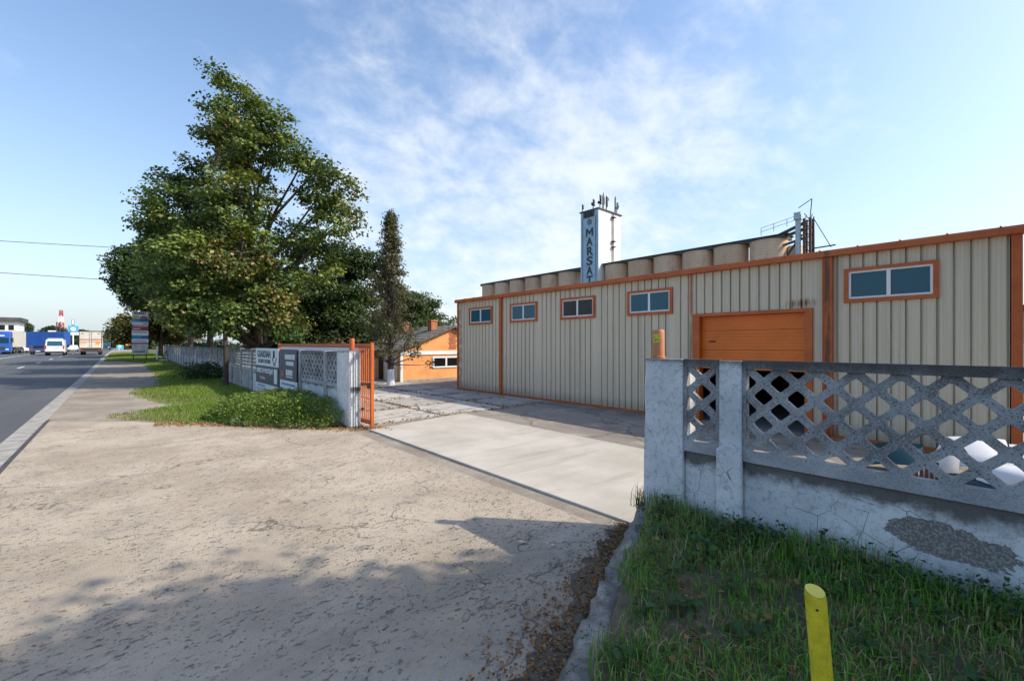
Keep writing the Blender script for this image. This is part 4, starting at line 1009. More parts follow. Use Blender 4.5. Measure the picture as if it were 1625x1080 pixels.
tree('linden_tree', (4.9, 38.5, .0), round_lobes(5, 10.8, 4.6, 20, 4.6), .26, 'dark linden just left of the tallest tree, behind the fence', leaf=.22, dens=.8, seed=5, greens=DG, yellow=((0, 5, 2.5, .15),), clump=.7, clear=5.0)
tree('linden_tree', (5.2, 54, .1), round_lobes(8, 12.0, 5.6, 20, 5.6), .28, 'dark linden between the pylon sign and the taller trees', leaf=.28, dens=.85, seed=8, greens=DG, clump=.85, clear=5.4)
tree('linden_tree', (4.0, 74, .2), round_lobes(9, 11.5, 5.2, 18, 1.8), .28, 'farthest roadside linden, right behind the tall pylon sign', leaf=.32, dens=.75, seed=9, greens=((.05, .055, .02), (.07, .07, .025), (.10, .085, .03)), yellow=((0, 4, 6, .35),), clump=.9)
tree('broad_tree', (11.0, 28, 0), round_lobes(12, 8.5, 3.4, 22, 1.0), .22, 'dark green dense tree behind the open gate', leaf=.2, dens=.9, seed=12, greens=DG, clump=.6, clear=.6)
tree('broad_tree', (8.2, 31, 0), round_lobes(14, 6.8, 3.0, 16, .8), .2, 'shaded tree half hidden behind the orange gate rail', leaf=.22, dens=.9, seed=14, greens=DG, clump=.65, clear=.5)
tree('broad_tree', (17.5, 31, 0), round_lobes(15, 6.2, 3.2, 14, 1.5), .2, 'bushy green tree showing above the small house roof', leaf=.2, dens=.8, seed=15, greens=((.03, .06, .02), (.05, .085, .025), (.07, .11, .03)), clump=.6)
tree('roadside_tree', (6.1, -4.8, 0), [(0, 0, 8.2, 1.3), (-.9, .4, 7.2, 1.5), (1.2, -.3, 7.0, 1.5), (0, .6, 5.8, 1.8), (-1.4, -.5, 5.2, 1.5), (1.4, .5, 5.2, 1.5), (.2, -1.2, 4.6, 1.6), (-.6, .9, 4.2, 1.3), (1.0, -1.0, 3.8, 1.2)], .2, 'tree behind the right fence that shades the grass bank', leaf=.2, dens=1.5, seed=21, clump=.6, group='trees in the yard')
tree('roadside_tree', (6.5, -10.6, 0), round_lobes(22, 8.5, 3.2, 14, 2.0), .24, 'second tree behind the right fence, farther from the gate', leaf=.22, dens=1.2, seed=22, clump=.7, group='trees in the yard')
# sparse, half bare conifer by the house
cf = []; rc = random.Random(77)
for i in range(78):
    t = (i / 77) ** .9; z = lerp(1.5, 7.9, t); ln = lerp(1.9, .08, t ** .85) * rc.uniform(.6, 1.1); a = i * 2.4 + rc.uniform(-.4, .4)
    for f in (.62, 1.0): cf.append((ln * f * math.cos(a), ln * f * math.sin(a), z + .18 * f - .35 * f * f * ln, .14 + .07 * (1 - t)))
ct = tree('sparse_conifer', (9.45, 19.0, 0), cf, .13, 'thin half bare conifer with brownish foliage beside the small house', leaf=.10, dens=1.0, seed=31, greens=((.07, .078, .035), (.105, .10, .045), (.15, .12, .06)), trunk_top=8.1, clump=.19, clear=.35)
MB().tube([(9.45, 19.0, 0), (9.45, 19.0, .75)], [.18, .15], 12).build('whitewashed_base', M['white_paint'], ct, smooth=True, auto=40)
tree('shrub', (6.6, 18.5, 0), [(0, 0, 1.1, .8), (.7, .2, .9, .6), (-.7, .1, 1.0, .7), (0, .3, 2.0, .7)], .06, 'rust brown and green shrub behind the gate end', leaf=.12, dens=1.3, seed=33, greens=((.05, .05, .02), (.07, .065, .022), (.11, .07, .03)), clump=.35, cat='shrub', group='shrubs behind the left fence', clear=.1)
tree('shrub', (5.6, 21.2, 0), [(0, 0, 1.0, .8), (.6, .2, 1.6, .7), (-.6, 0, .9, .7), (.2, .3, 2.3, .6)], .06, 'bright green shrub behind the fence beside the linden trunk', leaf=.13, dens=1.2, seed=34, greens=((.04, .085, .02), (.06, .12, .025), (.09, .16, .035)), clump=.38, cat='shrub', group='shrubs behind the left fence', clear=.1)
for k, (x, y, lab) in enumerate(((6.4, 44, 'dark shrub behind the fence below the second linden'), (6.2, 60, 'dark shrub behind the fence below the third linden'), (3.3, 27.2, 'dark weedy shrub in front of the fence near the utility pole'), (3.4, 31.5, 'dark weedy shrub against the fence beyond the utility pole'))):
    h = 1.0 if k > 1 else 2.2
    tree('shrub', (x, y, 0), [(0, 0, .55 * h, .55 * h), (.8 * h, 0, .5 * h, .45 * h), (-.8 * h, .1, .45 * h, .45 * h), (0, .8, .6 * h, .5 * h)], .05, lab, leaf=.14 + .06 * (k < 2), dens=1.6, seed=40 + k, greens=DG, clump=.35 + .15 * (k < 2), cat='shrub', group='shrubs behind the left fence' if k < 2 else 'weedy shrubs along the fence', clear=.05)
for k, (x, y, H_, lab) in enumerate(((-21, 270, 9, 'small round tree on the horizon behind the white van'), (-14, 290, 8, 'small round tree on the horizon left of the box truck'), (-38, 320, 12, 'small tree on the horizon behind the blue curtain trailer'), (-2.5, 330, 10, 'small round tree on the horizon right of the distant bus'), (6, 210, 11, 'tree on the horizon behind the blue roadside kiosk'))):
    tree('distant_tree', (x, y, .3), round_lobes(60 + k, H_, H_ * .55, 12, .8), .2, lab, leaf=.7, dens=.35, seed=60 + k, greens=((.035, .06, .03), (.05, .075, .035), (.065, .09, .045)), clump=1.5, group='trees on the horizon', clear=.2)

# ------------------------------------------------------------------ utility pole and wires, pylon sign
up_ = empty('utility_pole', (5.9, 26.8, 0)); tag(up_, 'wooden utility pole hidden in the crown of the tallest linden', 'pole')
MB().tube([(5.9, 26.8, -.1), (5.9, 26.8, 7.4)], [.13, .09], 10).build('shaft', M['pole_wood'], up_, smooth=True, auto=50)
MB().box(5.55, 6.25, 26.75, 26.85, 6.85, 6.95).build('crossarm', M['pole_wood'], up_)
wp = MB().tube([(3.45, 22.6, -.1), (3.46, 22.62, 1.2), (3.42, 22.6, 2.75)], [.12, .10, .085], 10).build('wooden_post', M['pole_wood'], smooth=True, auto=50); tag(wp, 'dark weathered wooden post in front of the left fence panels', 'post')
for z_, z2, lab in ((6.85, 8.0, 'upper overhead cable crossing the road to the linden trees'), (5.0, 7.4, 'lower overhead cable crossing the road to the linden trees')):
    pts = []
    for i in range(25):
        t = i / 24; x = 5.9 - 36.5 * t; yv = 26.8 + 16.8 * t; pts.append((x, yv, lerp(z_, z2, t) - .9 * 4 * t * (1 - t) * .5))
    tag(MB().tube(pts, .012, 4).build('overhead_cable', M['black']), lab, 'cable', 'overhead cables')
fp = empty('utility_pole', (-30.6, 43.6, 0)); tag(fp, 'concrete utility pole across the road carrying the cables', 'pole'); MB().tube([(-30.6, 43.6, 0), (-30.6, 43.6, 7.8)], [.16, .1], 10).build('shaft', M['gutter_concrete'], fp, smooth=True, auto=50)
py = empty('pylon_sign', (1.6, 61, .1)); tag(py, 'tall pylon sign with white, blue and red rows on the verge', 'sign')
PX0, PX1, PY = .92, 2.26, 61.0
rows_ = [(5.05, 5.45, 'sign_white'), (4.72, 5.05, 'sign_white'), (4.35, 4.70, 'sign_sky'), (4.0, 4.33, 'sign_white'), (3.45, 3.96, 'sign_red'), (2.9, 3.42, 'sign_white'), (2.55, 2.88, 'sign_blue'), (2.15, 2.53, 'sign_white'), (2.02, 2.13, 'sign_red'), (.88, 2.0, 'sign_grey')]
for a, b, mm in rows_: part_box(py, 'sign_row', M[mm], PX0, PX1, PY - .06, PY + .06, a + .006, b - .006)
for x in (PX0 + .08, PX1 - .22): part_box(py, 'leg', M['dark_steel'], x, x + .1, PY - .04, PY + .04, 0, .885)
text('MARSAT', .34, (1.59, PY - .064, 5.26), FACE_MY, M['letter_dark'], py, width=1.0, off=.012)
for a, b, c, d, mm in ((PX0 + .12, 1.5, 4.76, 5.02, 'amber'), (1.6, 2.2, 4.74, 4.93, 'sign_red'), (PX0 + .05, 1.5, 4.47, 4.6, 'sign_blue'), (1.55, 2.2, 4.45, 4.62, 'letter_dark'), (1.8, 2.2, 4.1, 4.22, 'sign_blue'), (1.7, 2.2, 3.6, 3.72, 'letter_dark'), (1.05, 2.2, 3.86, 3.92, 'sign_white'), (1.0, 1.6, 3.58, 3.66, 'sign_white'), (1.0, 2.15, 3.2, 3.3, 'sign_blue'), (1.7, 2.2, 2.66, 2.78, 'letter_dark'), (1.0, 2.1, 2.28, 2.36, 'sign_blue'), (1.1, 2.0, 1.12, 1.24, 'letter_dark')):
    part_box(py, 'printed_bar', M[mm], a, b, PY - .068, PY - .0605, c, d)
vp = MB().tube([(2.95, 60, -.1), (2.95, 60, 1.75)], .09, 8).build('marker_post', M['white_paint'], smooth=True, auto=50); tag(vp, 'pale concrete marker post right of the pylon sign', 'post')
for k, (x, y) in enumerate(((3.3, 58), (3.45, 57.4))):
    tag(MB().obox((x, y, .2), (.25, .05, 0), (-.05, .2, .03), (0, -.02, .16)).build('pale_block', M['white_paint'], bevel=.03), ['larger pale concrete block lying at the fence foot near the marker post', 'smaller pale block lying behind the larger one at the fence foot'][k], 'block', 'pale blocks at the fence foot')

# ------------------------------------------------------------------ yellow post in the grass
yp = empty('yellow_post', (2.085, .43, .2)); tag(yp, 'short leaning yellow painted wooden post in the grass', 'post')
top = Vector((2.038, .474, .93)); bot = Vector((2.085, .43, .12)); ax = (top - bot).normalized()
mb = MB(); n = 20; rings = []
for k, t in enumerate((0, .5, .96, 1.0)):
    c = bot.lerp(top, t); r_ = .037 if k < 3 else .034
    for i in range(n):
        a = 2 * math.pi * i / n; mb.v.append((c.x + r_ * math.cos(a) * (1 + .04 * math.sin(3 * a)), c.y + r_ * math.sin(a), c.z + (-.010 * math.cos(a + 2.4) if k >= 2 else 0)))
for k in range(3):
    for i in range(n): a = k * n + i; b = k * n + (i + 1) % n; mb.f.append((a, b, b + n, a + n))
mb.build('shaft', M['yellow_paint'], yp, smooth=True, auto=40)
mb = MB(); c = top + Vector((0, 0, .001)); mb.v.append(tuple(c))
for i in range(n): a = 2 * math.pi * i / n; mb.v.append((c.x + .0335 * math.cos(a), c.y + .0335 * math.sin(a), c.z + -.010 * math.cos(a + 2.4)))
for i in range(n): mb.f.append((0, 1 + i, 1 + (i + 1) % n))
mb.build('cut_end', M['yellow_end'], yp)
nail = Vector((top.x, top.y, .875)) + Vector((-.0345, -.0145, 0)); MB().tube([nail, nail + Vector((-.004, -.002, 0))], .0045, 8).build('nail_hole', M['black'], yp)

# ------------------------------------------------------------------ vehicles and far roadside
def wheel(par, x, y, r, wd):
    t = MB().tube([(x - wd / 2, y, r), (x + wd / 2, y, r)], r, 16).build('wheel', M['tyre'], par, local=True, smooth=True, auto=40)
    MB().tube([(x - wd / 2 - .01, y, r), (x + wd / 2 + .01, y, r)], r * .55, 12).build('rim', M['rim'], t, local=True)
def body(par, name, prof, hw, mat, bevel=.08, taper=0.0, ztap=1.0):
    mb = MB(); n = len(prof)
    for sx in (-1, 1):
        for (y, z) in prof: mb.v.append((sx * (hw - (taper * max(0, z - ztap))), y, z))
    mb.f += [tuple(range(n - 1, -1, -1))[::-1], tuple(range(2 * n - 1, n - 1, -1))]
    mb.f += [(i, n + i, n + (i + 1) % n, (i + 1) % n) for i in range(n)]
    return mb.build(name, mat, par, local=True, bevel=bevel)
def lbox(par, name, mat, x0, x1, y0, y1, z0, z1, bevel=0): return MB().box(x0, x1, y0, y1, z0, z1).build(name, mat, par, local=True, bevel=bevel)
def car(name, loc, rz_, mat, label, cat='car', estate=False):
    e = empty(name, loc, rz_); tag(e, label, cat, 'cars on the road')
    prof = [(-2.1, .35), (-2.15, .62), (-2.0, .88), (-1.05, .96), (-.35, 1.42), (.95, 1.45), (1.75 if not estate else 2.0, 1.0), (2.1, .92), (2.15, .5), (2.05, .32)]
    body(e, 'body', prof, .88, mat, .07, .22, .95)
    MB().add([(-.62, -.98, 1.0), (.62, -.98, 1.0), (.56, -.40, 1.38), (-.56, -.40, 1.38)], [(0, 1, 2, 3)]).build('windscreen', M['glass_black'], e, local=True)
    MB().add([(.62, 1.78, 1.02), (-.62, 1.78, 1.02), (-.55, 1.02, 1.41), (.55, 1.02, 1.41)], [(0, 1, 2, 3)]).build('rear_window', M['glass_black'], e, local=True)
    for s in (-1, 1):
        MB().add([(s * .872, -.9, .99), (s * .872, 1.5, .99), (s * .80, .9, 1.37), (s * .80, -.35, 1.37)], [(0, 1, 2, 3)]).build('side_window', M['glass_black'], e, local=True)
        lbox(e, 'tail_light', M['red_paint'], s * .72 - .13, s * .72 + .13, 2.10, 2.17, .68, .84); lbox(e, 'headlight', M['pvc'], s * .66 - .16, s * .66 + .16, -2.17, -2.08, .62, .76)
        for yv in (-1.35, 1.3): wheel(e, s * .80, yv, .31, .2)
    lbox(e, 'number_plate', M['pvc'], -.26, .26, 2.15, 2.165, .48, .59)
    return e
# y local: -front, +rear ; vehicles driving away show their rear (rotated 180)
rz_away = math.pi
def zr(y): return rise(y) + .004
car('saloon_car', (-9.7, 104, zr(104)), rz_away, M['car_navy'], 'dark blue car driving away, left of the white van')
car('white_car', (-8.5, 150, zr(150)), 0, M['car_white'], 'nearer of the two distant white cars, right of the white van')
car('white_car', (-9.6, 172, zr(172)), 0, M['car_white'], 'farther of the two distant white cars, beyond the white van')
car('parked_car', (-13.9, 138, zr(138)), 0, M['car_navy'], 'dark car in front of the blue curtain trailer')
car('parked_car', (-15.2, 130, zr(130)), .5, M['car_white'], 'white parked car between the lorry and the blue trailer')
vn = empty('white_van', (-7.05, 94, zr(94)), rz_away); tag(vn, 'white panel van driving away with a roof bar, nearest on the road', 'van')
body(vn, 'body', [(-2.5, .45), (-2.55, .9), (-2.35, 1.15), (-1.75, 1.25), (-1.0, 2.15), (-.7, 2.3), (2.35, 2.32), (2.5, 2.2), (2.62, 1.2), (2.62, .5), (2.5, .38)], 1.0, M['car_white'], .09, .09, 1.2)
MB().add([(.80, 2.60, 1.38), (-.80, 2.60, 1.38), (-.74, 2.53, 2.1), (.74, 2.53, 2.1)], [(0, 1, 2, 3)]).build('rear_window', M['glass_blue'], vn, local=True)
lbox(vn, 'bumper', M['dark_steel'], -.95, .95, 2.6, 2.72, .38, .62, .03); lbox(vn, 'number_plate', M['sign_white'], -.3, .3, 2.63, 2.645, .95, 1.07); lbox(vn, 'roof_bar', M['pale_steel'], -.8, .8, 1.6, 1.85, 2.325, 2.5, .04)
lbox(vn, 'rear_badge', M['sign_grey'], -.6, -.1, 2.632, 2.645, 1.14, 1.24)
for s in (-1, 1):
    lbox(vn, 'tail_light', M['red_paint'], s * .9 - .07, s * .9 + .07, 2.56, 2.65, .95, 1.45); lbox(vn, 'mirror', M['dark_steel'], s * 1.12 - .09, s * 1.12 + .09, -1.4, -1.25, 1.3, 1.6)
    MB().add([(s * 1.001, -1.6, 1.28), (s * 1.001, -.4, 1.28), (s * .935, -.4, 1.95), (s * .935, -1.0, 1.95)], [(0, 1, 2, 3)]).build('side_window', M['glass_black'], vn, local=True)
    for yv in (-1.6, 1.65): wheel(vn, s * .88, yv, .36, .24)
tk = empty('box_truck', (-3.35, 96, zr(96)), rz_away); tag(tk, 'cream box truck with red stripes seen from behind', 'truck')
lbox(tk, 'cargo_box', M['box_cream'], -1.25, 1.25, -3.4, 3.4, 1.05, 3.62, .03); lbox(tk, 'top_rail', M['dark_steel'], -1.27, 1.27, 3.3, 3.44, 3.56, 3.68); lbox(tk, 'chassis', M['dark_steel'], -1.0, 1.0, -5.2, 3.3, .6, 1.04)
for s in (-1, 1):
    d_ = lbox(tk, 'rear_door', M['box_cream'], s * .62 - .58, s * .62 + .58, 3.402, 3.43, 1.12, 3.5)
    for z0, z1 in ((2.28, 2.42), (1.98, 2.06)): lbox(d_, 'red_stripe', M['red_paint'], s * .62 - .58, s * .62 + .58, 3.431, 3.437, z0, z1)
    lbox(d_, 'lock_rod', M['rim'], s * .12 - .02, s * .12 + .02, 3.432, 3.46, 1.15, 3.48); lbox(d_, 'lettering_block', M['letter_dark'], s * .9 - .14, s * .9 + .14, 3.431, 3.437, 3.2, 3.3)
    lbox(tk, 'edge_rail', M['dark_steel'], s * 1.235 - .03, s * 1.235 + .03, 3.38, 3.45, 1.05, 3.6); lbox(tk, 'tail_light', M['red_paint'], s * 1.0 - .17, s * 1.0 + .17, 3.3, 3.42, .66, .8)
    for yv in (-4.2, 1.9): wheel(tk, s * .98, yv, .48, .34)
    lbox(tk, 'mirror', M['dark_steel'], s * 1.38 - .1, s * 1.38 + .1, -5.2, -5.0, 2.1, 2.7)
lbox(tk, 'amber_panel', M['amber'], -1.05, -.55, 3.431, 3.44, 1.62, 1.95); lbox(tk, 'orange_panel', M['amber'], .45, 1.1, 3.431, 3.44, 1.72, 1.86)
lbox(tk, 'bumper', M['dark_steel'], -1.2, 1.2, 3.36, 3.46, .50, .6); lbox(tk, 'cab', M['car_white'], -1.15, 1.15, -5.6, -3.6, .8, 2.9, .1)
bt = empty('articulated_lorry', (-14.7, 110, zr(110)), 0); tag(bt, 'blue cab articulated lorry with pale trailer, oncoming at the left edge', 'truck')
body(bt, 'cab', [(-1.1, .45), (-1.2, 1.0), (-1.15, 2.0), (-.95, 3.3), (-.6, 3.75), (1.0, 3.8), (1.0, .45)], 1.24, M['truck_blue'], .1)
MB().add([(-1.08, -1.2, 1.85), (1.08, -1.2, 1.85), (1.05, -1.07, 2.7), (-1.05, -1.07, 2.7)], [(0, 1, 2, 3)]).build('windscreen', M['glass_teal'], bt, local=True)
lbox(bt, 'grille', M['dark_steel'], -.7, .7, -1.26, -1.2, .7, 1.2); lbox(bt, 'bumper', M['truck_blue'], -1.2, 1.2, -1.3, -1.15, .35, .68, .03)
lbox(bt, 'visor_strip', M['sign_white'], -.6, .6, -1.12, -1.02, 2.95, 3.15)
for s in (-1, 1):
    lbox(bt, 'headlight', M['pvc'], s * .9 - .18, s * .9 + .18, -1.27, -1.2, .72, .9); lbox(bt, 'mirror', M['dark_steel'], s * 1.45 - .1, s * 1.45 + .1, -.95, -.8, 1.9, 2.7)
    MB().add([(s * 1.245, -.85, 1.9), (s * 1.245, .1, 1.9), (s * 1.245, .1, 2.65), (s * 1.245, -.75, 2.65)], [(0, 1, 2, 3)]).build('side_window', M['glass_black'], bt, local=True)
    for yv in (-.1, 3.2, 10.2, 11.5, 12.8): wheel(bt, s * 1.02, yv, .5, .34)
lbox(bt, 'trailer', M['box_cream'], -1.26, 1.26, 1.35, 14.8, 1.15, 3.98, .03); lbox(bt, 'chassis', M['dark_steel'], -.9, .9, .9, 14.4, .62, 1.14)
lbox(bt, 'side_skirt', M['dark_steel'], 1.1, 1.2, 4.2, 9.4, .5, 1.12)
ct_ = empty('curtain_trailer', (-15.6, 150, zr(150)), R(68)); tag(ct_, 'blue curtain sided trailer parked across beyond the road', 'trailer')
lbox(ct_, 'curtain', M['tarp_blue'], -1.25, 1.25, -6.8, 6.8, 1.2, 4.6, .04); lbox(ct_, 'chassis', M['dark_steel'], -1.1, 1.1, -6.6, 6.6, .7, 1.19)
for s in (-1, 1):
    for k in range(9): lbox(ct_, 'strap', M['truck_blue'], s * 1.252 - .008, s * 1.252 + .008, -6.0 + k * 1.5, -5.92 + k * 1.5, 1.25, 4.5)
    for yv in (3.5, 4.8, 6.1): wheel(ct_, s * 1.0, yv, .5, .34)
bs = empty('coach_bus', (-3.7, 205, zr(205)), 0); tag(bs, 'dark blue bus far down the road beside the box truck', 'bus')
lbox(bs, 'body', M['car_navy'], -1.25, 1.25, -5.5, 5.5, .4, 3.3, .1); lbox(bs, 'windscreen', M['glass_blue'], -1.1, 1.1, -5.53, -5.505, 1.3, 2.7)
for s in (-1, 1):
    lbox(bs, 'headlight', M['pvc'], s * .9 - .2, s * .9 + .2, -5.54, -5.5, .65, .85)
    for yv in (-3.6, 3.4): wheel(bs, s * 1.05, yv, .5, .32)
lt = empty('lattice_mast', (-28, 400, .3)); tag(lt, 'red and white lattice mast on the horizon', 'mast')
for k in range(6):
    z0, z1 = 2 + k * 4.0, 6 + k * 4.0; h0, h1 = 1.9 - k * .22, 1.68 - k * .22; mb = MB()
    for sx, sy in ((1, 1), (1, -1), (-1, 1), (-1, -1)): mb.bar((-28 + sx * h0, 400 + sy * h0, z0 - 2), (-28 + sx * h1, 400 + sy * h1, z1 - 2 - .002), .4)
    for sx in (-1, 1):
        mb.bar((-28 - h0, 400 + sx * h0, z0 - 2), (-28 + h1, 400 + sx * h1, z1 - 2), .3); mb.bar((-28 + h0, 400 + sx * h0, z0 - 2), (-28 - h1, 400 + sx * h1, z1 - 2), .3)
        mb.bar((-28 + sx * h0, 400 - h0, z0 - 2), (-28 + sx * h1, 400 + h1, z1 - 2), .3)
    for q in np.linspace(z0 - 2, z1 - 2, 4): mb.bar((-28 - h0, 400 - h0, q), (-28 + h0, 400 - h0, q), .25)
    mb.build('mast_section', M['red_paint' if k % 2 else 'white_paint'], lt)
gs = empty('fuel_sign', (-14.1, 250, .3)); tag(gs, 'blue and white fuel station sign on a pole beyond the van', 'sign')
part_box(gs, 'pole', M['white_paint'], -14.3, -13.9, 249.9, 250.1, 0, 6.0); part_box(gs, 'panel', M['sign_sky'], -15.6, -12.6, 249.9, 250.15, 7.0, 9.6); part_box(gs, 'white_band', M['white_paint'], -15.7, -12.5, 249.85, 250.2, 5.9, 6.98)
part_box(gs, 'cap', M['sign_sky'], -14.6, -13.7, 249.9, 250.15, 9.61, 12.2)
MB().cyl((-14.1, 249.7, 8.3), .85, .18, 16, 'y').build('emblem', M['white_paint'], gs); part_box(gs, 'cap_label', M['white_paint'], -14.4, -13.9, 249.8, 249.89, 10.2, 12.0)
rs = empty('round_sign_board', (-14.3, 180, .3)); tag(rs, 'white board with a red round emblem behind the white van', 'sign')
part_box(rs, 'board', M['white_paint'], -15.2, -13.3, 179.9, 180.1, 2.9, 6.0)
for x in (-14.9, -13.7): part_box(rs, 'leg', M['dark_steel'], x, x + .15, 179.92, 180.08, 0, 2.9)
rgo = MB(); rgo.tube([(-14.25, 179.88 - .0, 4.9), (-14.25, 179.8, 4.9)], .7, 16); rgo.build('emblem', M['red_paint'], rs); part_box(rs, 'text_bar', M['letter_dark'], -14.9, -13.6, 179.84, 179.895, 3.2, 3.5)
for k, x in enumerate((-13.0, -12.4)):
    tag(MB().box(x, x + .25, 172, 172.25, 0.3, 8.2).build('steel_post', M['dark_steel']), ['left of the two dark steel posts beyond the blue trailer', 'right of the two dark steel posts beyond the blue trailer'][k], 'post', 'dark posts beyond the trailer')
ob = empty('office_building', (-30, 200, .3)); tag(ob, 'white building with dark windows and flat roof at the left edge', 'building')
part_box(ob, 'wall', M['white_paint'], -40, -23.2, 200, 212, 0, 8.6); part_box(ob, 'roof', M['gallery_roof'], -41, -22.4, 199, 213, 9.0, 10.2); part_box(ob, 'parapet', M['white_paint'], -40.2, -23.0, 199.8, 212.2, 8.6, 8.99)
for k in range(9): part_box(ob, 'window', M['glass_black'], -39.5 + k * 1.8, -38.4 + k * 1.8, 199.93, 199.99, 6.4, 7.9)
kk = empty('roadside_kiosk', (.2, 190, .3)); tag(kk, 'bright blue kiosk with white panels beside the far road', 'kiosk')
part_box(kk, 'body', M['sign_sky'], -.9, .9, 190, 191.5, 0, 3.6); part_box(kk, 'panel', M['white_paint'], -.5, .3, 189.94, 189.99, 1.0, 2.0); part_box(kk, 'awning', M['sign_blue'], -1.3, .9, 189.2, 189.93, 2.7, 3.0)
ks = empty('orange_sign', (1.9, 186, .3)); tag(ks, 'orange board sign on a post right of the blue kiosk', 'sign')
part_box(ks, 'board', M['amber'], 1.1, 2.7, 185.9, 186.05, 1.7, 3.1); part_box(ks, 'post', M['dark_steel'], 1.8, 1.95, 185.93, 186.02, 0, 1.7)
tp_ = empty('white_shed', (6.9, 76, .2)); tag(tp_, 'small white shed with gable behind the far end of the fence', 'shed')
MB().prism([(5.2, 0), (9, 0), (9, 2.6), (7.1, 3.4), (5.2, 2.6)], 76, 80, lambda u, v, q: (u, q, v)).build('wall', M['white_paint'], tp_)
MB().prism([(4.9, 2.5), (7.1, 3.43), (9.3, 2.5), (9.3, 2.58), (7.1, 3.52), (4.9, 2.58)], 75.7, 80.3, lambda u, v, q: (u, q, v)).build('roof', M['slate'], tp_)
sp_ = empty('street_lamp', (-1.0, 150, .3)); tag(sp_, 'thin street lamp post at the far end of the verge', 'lamp'); MB().tube([(-.2, 150, .3), (-.2, 150, 8), (-.5, 150, 8.5), (-1.8, 150, 8.7)], [.09, .06, .05, .04], 8).build('post', M['pale_steel'], sp_); part_box(sp_, 'lamp_head', M['pale_steel'], -2.3, -1.7, 149.9, 150.1, 8.65, 8.78)

# ------------------------------------------------------------------ grass, weeds, litter, stones
def bank_zv(x, y):
    ky = np.interp(x, [-1.4, 1.88, 2.76, 4.02], [0.20, 1.62, 2.00, 2.50]); d = np.maximum(0, ky - .3 - y)
    return .15 + .20 * np.clip((x - 1.2) / 2.6, 0, 1) + .02 * np.sin(3 * x + 1) * np.sin(2.3 * y) + .02 * np.minimum(1, d)
n = 125000; x = rng.uniform(-1.2, 3.86, n); y = rng.uniform(-4, 2.3, n)
ky = np.interp(x, [-1.4, 1.88, 2.76, 4.02], [0.20, 1.62, 2.00, 2.50])
ok = (y < ky - .19 + .07 * vnoise(x, y, 4)) & ~((x > -.0) & (np.hypot(x - .0, y) < .45))
keep = (rng.random(n) < np.clip(.68 + .65 * vnoise(x, y, 1.6, 2) + .45 * vnoise(x, y, 5, 3) + .6 * np.clip((x - 3.2) / .5, 0, 1), .10, 1)); ok &= keep
x, y = x[ok], y[ok]; n = len(x)
P = np.stack([x, y, bank_zv(x, y)], 1); L = (.05 + .095 * rng.random(n) ** 1.5) * (1 + .35 * vnoise(x, y, 2.3, 5)) * (1 + .7 * np.clip((x - 3.4) / .4, 0, 1)); W = .004 + .0045 * rng.random(n)
t = rng.random((n, 1)); col = np.array([[.065, .18, .02]]) * (1 - t) + np.array([[.17, .36, .045]]) * t
dry = rng.random((n, 1)) < (.16 + .5 * np.clip(vnoise(x, y, 1.6, 8), 0, 1))[:, None]; col = np.where(dry, np.array([[.38, .31, .16]]) * (.6 + .6 * rng.random((n, 1))), col)
g = blade_mesh('bank_grass', P, L, W, col, M['grass_blade'], lean=.75); tag(g, 'shaded green and straw coloured grass on the raised bank', 'grass', kind='stuff')
# broad leaved weeds and dead leaves on the bank
P = []; C = []; SZ = []
for k in range(150):
    cx_, cy_ = rng.uniform(.3, 3.8), rng.uniform(-1.5, 2.1)
    if cy_ > np.interp(cx_, [1.88, 2.76, 4.02], [1.3, 1.7, 2.15]) or math.hypot(cx_, cy_) < .6: continue
    m_ = int(rng.integers(6, 22)); q = np.stack([cx_ + rng.normal(0, .05, m_), cy_ + rng.normal(0, .05, m_), np.zeros(m_)], 1); q[:, 2] = bank_zv(q[:, 0], q[:, 1]) + rng.uniform(.02, .10, m_)
    P.append(q); C.append(np.array([[.03, .08, .022]]) * (.7 + .9 * rng.random((m_, 1)))); SZ.append(rng.uniform(.035, .075, m_))
for k in range(160):                     # taller weeds along the fence foot
    cx_, cy_ = rng.uniform(3.55, 3.84), rng.uniform(-2.5, 2.2); m_ = int(rng.integers(8, 22)); hh = rng.uniform(.05, .22)
    q = np.stack([cx_ + rng.normal(0, .03, m_), cy_ + rng.normal(0, .03, m_), np.zeros(m_)], 1); q[:, 2] = bank_zv(q[:, 0], q[:, 1]) + rng.random(m_) * hh
    P.append(q); C.append(np.array([[.028, .07, .018]]) * (.7 + .8 * rng.random((m_, 1)))); SZ.append(rng.uniform(.02, .045, m_))
o = leaf_mesh('bank_weeds', np.concatenate(P), np.concatenate(SZ), np.concatenate(C), M['leaf'], None, up=.9); tag(o, 'broad leaved weeds among the bank grass and along the fence foot', 'weeds', kind='stuff')
def litter(name, x, y, z, lo, hi, label, tone=1.0):
    n = len(x); P = np.stack([x, y, z + .004 + .012 * rng.random(n)], 1); t = rng.random((n, 1))
    col = (np.array([[.22, .10, .03]]) * (1 - t) + np.array([[.34, .19, .07]]) * t) * (.4 + .8 * rng.random((n, 1))) * tone
    tag(leaf_mesh(name, P, rng.uniform(lo, hi, n), col, M['dead_leaf'], None, up=1.8), label, 'leaf litter', kind='stuff')
n = 3400; x = .2 + 3.75 * rng.random(n); d = np.abs(rng.normal(0, .17, n)); y = np.interp(x, [-1.4, 1.88, 2.76, 4.02], [.2, 1.62, 2.0, 2.5]) + .02 + d * np.interp(x, [0, 2.0, 3.9], [2.0, 1.5, .55])
litter('kerb_litter', x, y, np.full(n, .02), .012, .036, 'brown leaf litter gathered along the foot of the kerb')
